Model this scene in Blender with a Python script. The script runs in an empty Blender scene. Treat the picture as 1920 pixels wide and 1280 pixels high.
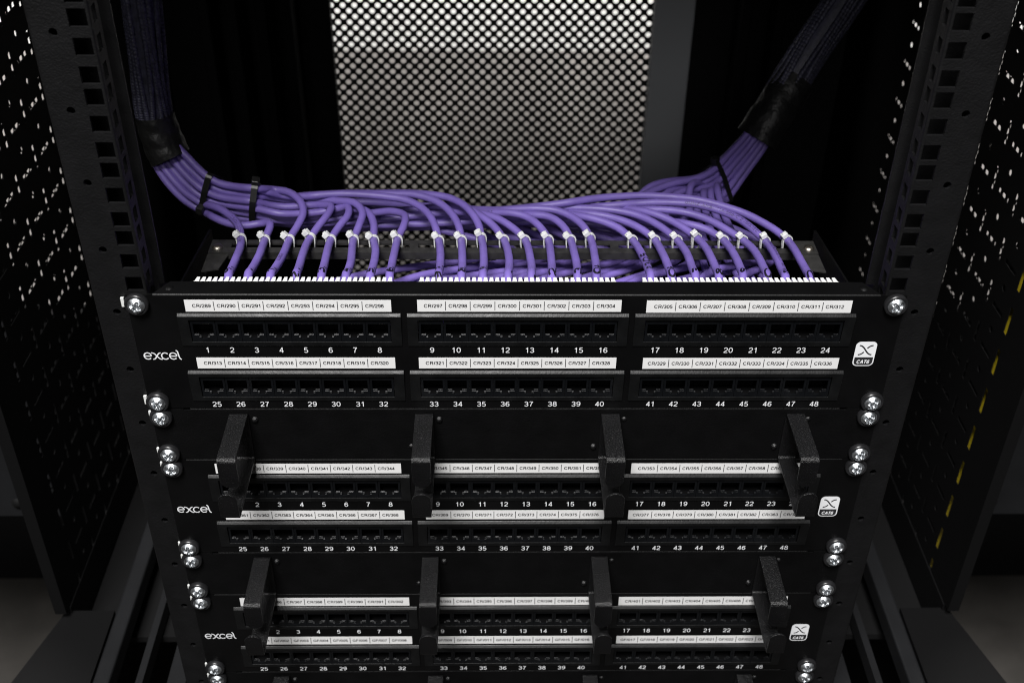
import bpy, bmesh, math, random
import numpy as np
from mathutils import Vector, Matrix
random.seed(7)
S = bpy.context.scene
COL = S.collection
MM = 0.001            # everything below is written in millimetres

# ---------------------------------------------------------------- camera
cam_d = bpy.data.cameras.new('camera')
cam = bpy.data.objects.new('camera', cam_d)
COL.objects.link(cam)
S.camera = cam
CAM_POS = Vector((-16.03, -589.1, 390.5))
RT = Vector((0.999853, -0.013598, 0.010434)); UP = Vector((-0.000493, 0.585664, 0.810554)); FW = Vector((0.017133, 0.810440, -0.585572))
m3 = Matrix((RT, UP, -FW)).transposed()
cam.matrix_world = Matrix.Translation(CAM_POS * MM) @ m3.to_4x4()
cam_d.sensor_width = 36.0
cam_d.lens = 2169.7 / 1920 * 36.0
cam_d.clip_start = 0.01
cam_d.clip_end = 60
cam_d.dof.use_dof = True
cam_d.dof.focus_distance = 0.752
cam_d.dof.aperture_fstop = 9.6

# ---------------------------------------------------------------- world and lamps
W = bpy.data.worlds.new('World'); S.world = W
W.use_nodes = True
W.node_tree.nodes['Background'].inputs[0].default_value = (0.8, 0.9, 1.0, 1)
W.node_tree.nodes['Background'].inputs[1].default_value = 0.004
S.view_settings.view_transform = 'Standard'
S.view_settings.look = 'None'
S.view_settings.exposure = 0.0
S.view_settings.gamma = 1.0
S.render.engine = 'CYCLES'
S.cycles.filter_width = 1.05

def area(name, loc, target, sx, sy, power, color=(1, 1, 1), spread=180):
    l = bpy.data.lights.new(name, 'AREA'); l.shape = 'RECTANGLE'
    l.size = sx; l.size_y = sy; l.energy = power; l.color = color
    l.spread = math.radians(spread)
    o = bpy.data.objects.new(name, l); COL.objects.link(o)
    o.location = loc
    o.rotation_euler = (Vector(target) - Vector(loc)).to_track_quat('-Z', 'Y').to_euler()
    return o
# ceiling panel over the aisle in front of the rack, and the one over the aisle behind it
area('ceiling_panel_front', (-0.45, -1.9, 3.45), (0.0, 0.05, -0.12), 1.35, 1.35, 362, (1.0, 0.985, 0.97))
area('ceiling_panel_rear', (0.0, 0.98, 0.95), (0.0, 1.29, -0.35), 2.6, 0.25, 38, (1.0, 0.97, 0.94), 140)

# added low fill from the front, lifting the dark interior and grey door edge
area('front_fill', (-0.4, -4.6, 2.55), (0.0, 0.3, -0.15), 1.2, 1.2, 42, (1.0, 0.985, 0.97))

# ---------------------------------------------------------------- materials
MAT = {}
def mat(name, base, rough=0.5, metal=0.0, bump=None, spec=0.5, coat=0.0, vary=None, rvary=None, sss=0.0):
    """bump = list of (kind, scale, strength, distance); vary = (scale, amount)"""
    m = bpy.data.materials.new(name); m.use_nodes = True
    nt = m.node_tree; b = nt.nodes['Principled BSDF']
    b.inputs['Base Color'].default_value = (*base, 1)
    b.inputs['Roughness'].default_value = rough
    b.inputs['Metallic'].default_value = metal
    b.inputs['Specular IOR Level'].default_value = spec
    b.inputs['Coat Weight'].default_value = coat
    if sss:
        b.inputs['Subsurface Weight'].default_value = sss
        b.inputs['Subsurface Radius'].default_value = (0.002, 0.002, 0.002)
        b.inputs['Subsurface Scale'].default_value = 0.5
    tc = nt.nodes.new('ShaderNodeTexCoord')
    if vary:
        n = nt.nodes.new('ShaderNodeTexNoise'); n.inputs['Scale'].default_value = vary[0]; n.inputs['Detail'].default_value = 4
        nt.links.new(tc.outputs['Object'], n.inputs['Vector'])
        r = nt.nodes.new('ShaderNodeMapRange')
        r.inputs['From Min'].default_value = 0.3; r.inputs['From Max'].default_value = 0.7
        r.inputs['To Min'].default_value = 1 - vary[1]; r.inputs['To Max'].default_value = 1 + vary[1]
        nt.links.new(n.outputs['Fac'], r.inputs['Value'])
        mx = nt.nodes.new('ShaderNodeMix'); mx.data_type = 'RGBA'; mx.blend_type = 'MULTIPLY'
        mx.inputs['Factor'].default_value = 1.0
        mx.inputs[6].default_value = (*base, 1)
        nt.links.new(r.outputs[0], mx.inputs[7])
        nt.links.new(mx.outputs[2], b.inputs['Base Color'])
    if rvary:
        n = nt.nodes.new('ShaderNodeTexNoise'); n.inputs['Scale'].default_value = rvary[0]; n.inputs['Detail'].default_value = 5
        nt.links.new(tc.outputs['Object'], n.inputs['Vector'])
        r = nt.nodes.new('ShaderNodeMapRange')
        r.inputs['From Min'].default_value = 0.3; r.inputs['From Max'].default_value = 0.7
        r.inputs['To Min'].default_value = rough - rvary[1]; r.inputs['To Max'].default_value = rough + rvary[1]
        nt.links.new(n.outputs['Fac'], r.inputs['Value']); nt.links.new(r.outputs[0], b.inputs['Roughness'])
    prev = None
    for kind, sc, st, dist in (bump or []):
        if kind == 'voronoi':
            n = nt.nodes.new('ShaderNodeTexVoronoi'); out = n.outputs['Distance']
        elif kind == 'wave':
            n = nt.nodes.new('ShaderNodeTexWave'); n.bands_direction = 'Z'; out = n.outputs['Fac']
        else:
            n = nt.nodes.new('ShaderNodeTexNoise'); n.inputs['Detail'].default_value = 3; out = n.outputs['Fac']
        n.inputs['Scale'].default_value = sc
        nt.links.new(tc.outputs['Object'], n.inputs['Vector'])
        bp = nt.nodes.new('ShaderNodeBump'); bp.inputs['Strength'].default_value = st; bp.inputs['Distance'].default_value = dist
        nt.links.new(out, bp.inputs['Height'])
        if prev: nt.links.new(prev, bp.inputs['Normal'])
        prev = bp.outputs['Normal']
    if prev: nt.links.new(prev, b.inputs['Normal'])
    MAT[name] = m
    return m
mat('plate_black', (0.0035, 0.0035, 0.0037), 0.6, spec=0.12)
mat('post_paint', (0.0044, 0.0044, 0.0048), 0.5, spec=0.25, bump=[('noise', 900, 0.55, 0.0006), ('noise', 220, 0.3, 0.0008)], vary=(60, 0.25))
mat('powder_coat', (0.0024, 0.0024, 0.0026), 0.5, spec=0.12, bump=[('noise', 900, 0.55, 0.0006), ('noise', 220, 0.3, 0.0008)], vary=(60, 0.25))
mat('panel_paint', (0.002, 0.002, 0.0022), 0.42, spec=0.22, bump=[('noise', 1500, 0.25, 0.0003)], vary=(35, 0.3), rvary=(20, 0.06))
mat('finger_coat', (0.0026, 0.0026, 0.003), 0.36, spec=0.46, bump=[('noise', 1500, 0.8, 0.0007)], vary=(80, 0.3))
mat('bar_steel', (0.02, 0.0195, 0.019), 0.5, 0.0, spec=0.4, bump=[('noise', 1400, 0.5, 0.0005)], vary=(150, 0.4))
mat('black_plastic', (0.0045, 0.0047, 0.005), 0.36, spec=0.24, bump=[('noise', 700, 0.3, 0.0003)], vary=(90, 0.35), rvary=(60, 0.08))
mat('jack_plastic', (0.003, 0.0034, 0.0042), 0.34, spec=0.32, bump=[('noise', 500, 0.2, 0.0003)], vary=(120, 0.35))
mat('cavity_shade', (0.0012, 0.0012, 0.0014), 0.6, spec=0.1)  # blacker than the jack, deepening the shade inside the ports by colour
mat('contact_shaded', (0.05, 0.042, 0.03), 0.5, 0.6)  # gold colour darkened for the shade inside the port
mat('paper', (0.68, 0.68, 0.68), 0.5, vary=(120, 0.02), bump=[('noise', 300, 0.1, 0.0003)])
mat('ink', (0.015, 0.015, 0.017), 0.6)
mat('white_print', (0.72, 0.73, 0.75), 0.5)
mat('zinc', (0.70, 0.735, 0.77), 0.4, 1.0, bump=[('noise', 600, 0.25, 0.0004)], rvary=(500, 0.1))
mat('dull_steel', (0.42, 0.38, 0.33), 0.38, 1.0, bump=[('noise', 900, 0.5, 0.0004)])
mat('washer_plastic', (0.012, 0.012, 0.013), 0.3, vary=(200, 0.3))
mat('nylon', (0.62, 0.63, 0.62), 0.38, sss=0.15)
mat('idc_white', (0.72, 0.72, 0.71), 0.4)
mat('jacket', (0.152, 0.106, 0.368), 0.48, bump=[('noise', 140, 0.22, 0.0006), ('noise', 900, 0.15, 0.0002)], vary=(70, 0.10), rvary=(120, 0.08))
mat('jacket_print', (0.035, 0.022, 0.09), 0.5)
mat('marker', (0.006, 0.005, 0.012), 0.45)
mat('black_nylon', (0.008, 0.008, 0.008), 0.35)
mat('tape', (0.009, 0.009, 0.0088), 0.46, spec=0.3, bump=[('noise', 130, 0.8, 0.002)], vary=(90, 0.3))
mat('braid', (0.036, 0.036, 0.060), 0.5, bump=[('noise', 900, 0.5, 0.0006)], vary=(300, 0.5))
mat('frame_black', (0.004, 0.004, 0.0042), 0.7, spec=0.15)
mat('frame_grey', (0.26, 0.27, 0.285), 0.5, bump=[('noise', 500, 0.2, 0.0004)])
mat('rail_paint', (0.006, 0.0063, 0.0072), 0.6, spec=0.3, bump=[('noise', 500, 0.3, 0.0004)], vary=(30, 0.2))
mat('wall_white', (0.82, 0.82, 0.80), 0.8)
mat('wall_grey', (0.45, 0.425, 0.405), 0.8, vary=(5, 0.2))
mat('floor_shade', (0.004, 0.004, 0.0044), 0.9, spec=0.0)  # near-black, stands in for shade on the floor under the rear lamp
mat('tile', (0.032, 0.030, 0.0275), 0.8, spec=0.05, vary=(12, 0.25), bump=[('noise', 60, 0.2, 0.001)])
mat('yellow_jacket', (0.62, 0.47, 0.02), 0.4)

# ---------------------------------------------------------------- helpers
def mesh(name, verts, faces, m, parent=None, smooth=False, loc=(0, 0, 0)):
    me = bpy.data.meshes.new(name)
    me.from_pydata([(v[0] * MM, v[1] * MM, v[2] * MM) for v in verts], [], faces)
    if smooth is True:
        me.polygons.foreach_set('use_smooth', [True] * len(me.polygons))
    me.materials.append(MAT[m]); me.update()
    return inst(name, me, parent, loc)
def inst(name, me, parent=None, loc=(0, 0, 0)):
    o = bpy.data.objects.new(name, me); COL.objects.link(o)
    o.location = (loc[0] * MM, loc[1] * MM, loc[2] * MM)
    if parent: o.parent = parent
    return o
def tag(o, label, cat, group=None, kind=None):
    if label: o['label'] = label
    if cat: o['category'] = cat
    if group: o['group'] = group
    if kind: o['kind'] = kind
    return o
def thing(name, label, cat, loc=(0, 0, 0), group=None):
    o = bpy.data.objects.new(name, None); COL.objects.link(o)
    o.empty_display_size = 0.01
    o.location = (loc[0] * MM, loc[1] * MM, loc[2] * MM)
    return tag(o, label, cat, group)
class MB:
    def __init__(s): s.v = []; s.f = []
    def add(s, v, f):
        n = len(s.v); s.v += [tuple(q) for q in v]; s.f += [tuple(i + n for i in q) for q in f]
    def box(s, x0, x1, y0, y1, z0, z1):
        v = [(x, y, z) for z in (z0, z1) for y in (y0, y1) for x in (x0, x1)]
        s.add(v, [(0, 2, 3, 1), (4, 5, 7, 6), (0, 1, 5, 4), (2, 6, 7, 3), (0, 4, 6, 2), (1, 3, 7, 5)])
    def build(s, name, m, parent=None, smooth=False, loc=(0, 0, 0)):
        return mesh(name, s.v, s.f, m, parent, smooth, loc)
def bevel(o, w=0.4, seg=2, ang=40):
    md = o.modifiers.new('bevel', 'BEVEL'); md.width = w * MM; md.segments = seg
    md.limit_method = 'ANGLE'; md.angle_limit = math.radians(ang)
    return o
def grid_plate(us, vs, kind, d0, d1, place, nround=12, back=True):
    """plate cut into cells; kind(i,j) -> 0 solid, 1 open, 2 round hole. place(u,v,d) -> xyz"""
    mb = MB()
    us = sorted(us); vs = sorted(vs)
    nu, nv = len(us) - 1, len(vs) - 1
    K = [[kind((us[i] + us[i + 1]) / 2, (vs[j] + vs[j + 1]) / 2) for j in range(nv)] for i in range(nu)]
    idx = {}
    V = mb.v; F = mb.f
    def vid(i, j, d):
        k = (i, j, d)
        if k not in idx:
            idx[k] = len(V); V.append(place(us[i], vs[j], d0 if d == 0 else d1))
        return idx[k]
    g = lambda i, j: 1 if (i < 0 or j < 0 or i >= nu or j >= nv) else K[i][j]
    for i in range(nu):
        for j in range(nv):
            k = K[i][j]
            if k == 1: continue
            if k == 0:
                F.append((vid(i, j, 0), vid(i + 1, j, 0), vid(i + 1, j + 1, 0), vid(i, j + 1, 0)))
                if back: F.append((vid(i, j, 1), vid(i, j + 1, 1), vid(i + 1, j + 1, 1), vid(i + 1, j, 1)))
            else:
                cu, cv = (us[i] + us[i + 1]) / 2, (vs[j] + vs[j + 1]) / 2
                r = min(us[i + 1] - us[i], vs[j + 1] - vs[j]) * 0.46
                a = [(cu + r * math.cos(t), cv + r * math.sin(t)) for t in [(-3 / 4 + 2 * q / nround) * math.pi for q in range(nround)]]
                for d in ((0, 1) if back else (0,)):
                    b0 = len(V); V.extend(place(p, q, d0 if d == 0 else d1) for p, q in a)
                    c = [vid(i, j, d), vid(i + 1, j, d), vid(i + 1, j + 1, d), vid(i, j + 1, d)]
                    n4 = nround // 4
                    for q in range(4):
                        ring = [b0 + (q * n4 + t) % nround for t in range(n4, -1, -1)]
                        f = (c[q], c[(q + 1) % 4], *ring)
                        F.append(f if d == 0 else f[::-1])
                    if d == 0: r0 = b0
                    else: r1 = b0
                if back:
                    for q in range(nround):
                        F.append((r0 + q, r0 + (q + 1) % nround, r1 + (q + 1) % nround, r1 + q))
            if g(i - 1, j) == 1: F.append((vid(i, j, 0), vid(i, j + 1, 0), vid(i, j + 1, 1), vid(i, j, 1)))
            if g(i + 1, j) == 1: F.append((vid(i + 1, j, 0), vid(i + 1, j, 1), vid(i + 1, j + 1, 1), vid(i + 1, j + 1, 0)))
            if g(i, j - 1) == 1: F.append((vid(i, j, 0), vid(i, j, 1), vid(i + 1, j, 1), vid(i + 1, j, 0)))
            if g(i, j + 1) == 1: F.append((vid(i, j + 1, 0), vid(i + 1, j + 1, 0), vid(i + 1, j + 1, 1), vid(i, j + 1, 1)))
    return mb
FRONT = lambda u, v, d: (u, d, v)           # a plate that faces the camera (u = x, v = z)
def perforated(u0, u1, v0, v1, p, r, place, depth=1.0, n=12):
    """sheet tiled with diamonds, a round hole in each"""
    mb = MB(); h = p / 2
    j = 0; v = v0
    while v <= v1:
        u = u0 + (h if j % 2 else 0)
        while u <= u1:
            b = len(mb.v)
            for q in range(4):
                a = q * math.pi / 2
                mb.v.append(place(u + h * math.cos(a), v + h * math.sin(a), 0))
            for d in (0, depth):
                for q in range(n):
                    a = q * 2 * math.pi / n
                    mb.v.append(place(u + r * math.cos(a), v + r * math.sin(a), d))
            k = n // 4
            for q in range(4):
                ring = [b + 4 + (q * k + t) % n for t in range(k, -1, -1)]
                mb.f.append((b + q, b + (q + 1) % 4, *ring))
            for q in range(n):
                mb.f.append((b + 4 + q, b + 4 + (q + 1) % n, b + 4 + n + (q + 1) % n, b + 4 + n + q))
            u += p
        v += h; j += 1
    return mb
def catmull(P, sub=3):
    P = [Vector(p) for p in P]
    Q = [P[0] * 2 - P[1]] + P + [P[-1] * 2 - P[-2]]
    out = []
    for i in range(1, len(Q) - 2):
        a, b, c, d = Q[i - 1:i + 3]
        for k in range(sub):
            t = k / sub
            out.append(0.5 * ((2 * b) + (c - a) * t + (2 * a - 5 * b + 4 * c - d) * t * t + (3 * b - a - 3 * c + d) * t ** 3))
    out.append(P[-1])
    return out
def frames(P, ref=Vector((0, -0.81, 0.58))):
    T = [(P[min(i + 1, len(P) - 1)] - P[max(i - 1, 0)]).normalized() for i in range(len(P))]
    n = (ref - T[0] * ref.dot(T[0])).normalized()
    fr = []
    for t in T:
        n = (n - t * n.dot(t)).normalized(); fr.append((t, n, t.cross(n)))
    return fr
def tube_mb(P, rad, sides=10, caps=True):
    mb = MB(); fr = frames(P)
    for i, (p, (t, n, b)) in enumerate(zip(P, fr)):
        r = rad(i / (len(P) - 1)) if callable(rad) else rad
        for k in range(sides):
            a = 2 * math.pi * k / sides
            rr = r(a) if callable(r) else r
            mb.v.append(tuple(p + (n * math.cos(a) + b * math.sin(a)) * rr))
    for i in range(len(P) - 1):
        for k in range(sides):
            k2 = (k + 1) % sides
            mb.f.append((i * sides + k, i * sides + k2, (i + 1) * sides + k2, (i + 1) * sides + k))
    if caps:
        mb.f.append(tuple(range(sides - 1, -1, -1)))
        mb.f.append(tuple((len(P) - 1) * sides + k for k in range(sides)))
    return mb
def lathe_mb(prof, n=24):
    """prof: (radius, y) ; axis = y"""
    mb = MB()
    for r, y in prof:
        for k in range(n):
            a = 2 * math.pi * k / n
            mb.v.append((r * math.cos(a), y, r * math.sin(a)))
    for i in range(len(prof) - 1):
        for k in range(n):
            k2 = (k + 1) % n
            mb.f.append((i * n + k, i * n + k2, (i + 1) * n + k2, (i + 1) * n + k))
    return mb
# ---- lettering
def ribbon2d(pts, w):
    """flat stroke along 2-D points -> verts2d, faces"""
    n = len(pts); v = []; f = []
    for i, (x, y) in enumerate(pts):
        a = pts[max(i - 1, 0)]; b = pts[min(i + 1, n - 1)]
        dx, dy = b[0] - a[0], b[1] - a[1]; L = math.hypot(dx, dy) or 1
        v += [(x - dy / L * w / 2, y + dx / L * w / 2), (x + dy / L * w / 2, y - dx / L * w / 2)]
    for i in range(n - 1): f.append((2 * i + 1, 2 * i + 3, 2 * i + 2, 2 * i))
    return v, f
def arc(cx, cy, rx, ry, a0, a1, n=18):
    return [(cx + rx * math.cos(math.radians(a0 + (a1 - a0) * i / n)), cy + ry * math.sin(math.radians(a0 + (a1 - a0) * i / n))) for i in range(n + 1)]
def bez(p0, p1, p2, p3, n=14):
    o = []
    for i in range(n + 1):
        t = i / n; q = 1 - t
        o.append(tuple(q ** 3 * p0[k] + 3 * q * q * t * p1[k] + 3 * q * t * t * p2[k] + t ** 3 * p3[k] for k in (0, 1)))
    return o
def strokes_mb(strokes, w, y=0.0):
    mb = MB()
    for i, s in enumerate(strokes):
        v, f = ribbon2d(s, w)
        mb.add([(a, y - .012 * i, b) for a, b in v], f)
    return mb

# monoline grotesque capitals and figures: strokes in a box one unit tall, stroke centre lines
def _E(cx, cy, rx, ry, a0, a1, n=14): return arc(cx, cy, rx, ry, a0, a1, n)
GLYPH = {
 '0': (.62, [_E(.31, .5, .25, .44, 90, 450, 24)]),
 '1': (.62, [[(.13, .74), (.24, .79), (.31, .87), (.345, .96)], [(.36, 1.0), (.36, 0)]]),
 '2': (.62, [_E(.30, .70, .24, .24, 168, -20, 14) + bez((.53, .62), (.46, .40), (.12, .30), (.06, .06), 8)[1:], [(.04, .06), (.57, .06)]]),
 '3': (.62, [_E(.29, .72, .22, .22, 165, -88, 14), _E(.29, .285, .25, .23, 88, -165, 14), [(.22, .51), (.32, .51)]]),
 '4': (.62, [[(.445, 1.0), (.445, 0)], [(.44, .95), (.07, .30)], [(.02, .27), (.60, .27)]]),
 '5': (.62, [[(.52, .94), (.14, .94)], [(.155, .97), (.09, .47)], _E(.29, .32, .25, .27, 140, -150, 18)]),
 '6': (.62, [_E(.31, .315, .235, .26, 0, 360, 22), bez((.53, .78), (.42, 1.02), (.04, 1.02), (.07, .34), 14)]),
 '7': (.62, [[(.05, .94), (.57, .94)], bez((.55, .92), (.36, .70), (.25, .40), (.22, 0), 10)]),
 '8': (.62, [_E(.31, .735, .20, .205, 0, 360, 20), _E(.31, .285, .25, .235, 0, 360, 22)]),
 '9': (.62, [_E(.31, .685, .235, .26, 0, 360, 22), bez((.09, .22), (.20, -.02), (.58, -.02), (.55, .66), 14)]),
 'C': (.86, [_E(.44, .5, .36, .44, 38, 322, 24)]),
 'G': (.90, [_E(.45, .5, .37, .44, 38, 345, 24), [(.80, .06), (.80, .44)], [(.83, .43), (.50, .43)]]),
 'R': (.82, [[(.12, 0), (.12, 1.0)], [(.12, .94), (.48, .94)] + _E(.48, .715, .22, .225, 90, -90, 12)[1:] + [(.12, .49)], bez((.48, .48), (.66, .42), (.60, .12), (.70, 0), 8)]),
 'F': (.70, [[(.12, 0), (.12, 1.0)], [(.08, .94), (.66, .94)], [(.12, .51), (.58, .51)]]),
 '/': (.34, [[(.03, -.02), (.31, 1.02)]]),
 'A': (.80, [[(.05, 0), (.40, 1.0)], [(.40, 1.0), (.75, 0)], [(.18, .30), (.62, .30)]]),
 'T': (.72, [[(.36, 0), (.36, 1.0)], [(.02, .92), (.70, .92)]]),
 'N': (.84, [[(.12, 0), (.12, 1.0)], [(.12, .98), (.72, .02)], [(.72, 0), (.72, 1.0)]]), 'S': (.78, [_E(.39, .72, .29, .22, 30, 270, 14) + _E(.39, .28, .31, .22, 90, -155, 14)[1:]]),
 'I': (.30, [[(.15, 0), (.15, 1.0)]]), '-': (.40, [[(.06, .38), (.34, .38)]]), '.': (.28, [[(.14, 0), (.14, .13)]]), ' ': (.34, []),
 'O': (.92, [_E(.46, .5, .38, .44, 90, 450, 26)]), 'E': (.76, [[(.12, 0), (.12, 1.0)], [(.08, .94), (.68, .94)], [(.12, .52), (.64, .52)], [(.08, .06), (.69, .06)]]),
 'H': (.84, [[(.12, 0), (.12, 1.0)], [(.72, 0), (.72, 1.0)], [(.12, .52), (.72, .52)]]), 'M': (.95, [[(.12, 0), (.12, 1.0)], [(.12, 1.0), (.47, .05)], [(.47, .05), (.82, 1.0)], [(.82, 0), (.82, 1.0)]]),
 'P': (.78, [[(.12, 0), (.12, 1.0)], [(.12, .94), (.46, .94)] + _E(.46, .69, .24, .25, 90, -90, 12)[1:] + [(.12, .44)]]), 'L': (.66, [[(.12, 0), (.12, 1.0)], [(.08, .06), (.62, .06)]]),
 'V': (.78, [[(.04, 1.0), (.39, 0)], [(.39, 0), (.74, 1.0)]]), 'D': (.84, [[(.12, 0), (.12, 1.0)], [(.10, .94), (.36, .94)] + _E(.36, .5, .38, .44, 90, -90, 14) + [(.10, .06)]]),
 'Z': (.72, [[(.06, .94), (.66, .94)], [(.62, .92), (.08, .08)], [(.05, .06), (.68, .06)]]), 'U': (.84, [[(.12, 1.0), (.12, .32)] + _E(.42, .34, .30, .28, 180, 360, 12) + [(.72, 1.0)]]),
 'Y': (.78, [[(.39, 0), (.39, .45)], [(.39, .42), (.05, 1.0)], [(.39, .42), (.73, 1.0)]]),
 'o': (.64, [_E(.32, .34, .25, .30, 90, 450, 18)]), 'W': (1.1, [[(.03, 1.0), (.28, 0)], [(.28, 0), (.55, 1.0)], [(.55, 1.0), (.82, 0)], [(.82, 0), (1.07, 1.0)]]),
}
def glyph_line(s, h, w=None, stem=.12, shear=0.0, track=.07, wx=1.0):
    """strokes of a string: cap height h, width w (mm), centred on x = 0 -> verts (x, z), faces"""
    V, F_, x = [], [], 0.0
    D = []
    for ch in s:
        adv, st = GLYPH[ch]
        for q in st:
            v, f = ribbon2d([(x + a * wx + shear * b_, b_) for a, b_ in q], stem)
            F_ += [tuple(i + len(V) for i in t) for t in f]; V += v; D += [len(D) and .01 * st.index(q)] * len(v)
        x += adv * wx + track
    x -= track
    x0 = min(v[0] for v in V); x1 = max(v[0] for v in V)
    sx = w / (x1 - x0) if w else h
    glyph_line.lift = D
    return [((a - (x0 + x1) / 2) * sx, b_ * h) for a, b_ in V], F_
_tc = {}
def lettering(name, s, m, parent, loc, h, w=None, **k):
    key = (s, m, h, w, tuple(sorted(k.items())))
    if key not in _tc:
        v, f = glyph_line(s, h, w, **k)
        me = bpy.data.meshes.new(name)
        me.from_pydata([(x * MM, -d * MM, z * MM) for (x, z), d in zip(v, glyph_line.lift)], [], f); me.materials.append(MAT[m])
        _tc[key] = me
    return inst(name, _tc[key], parent, loc)

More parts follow.
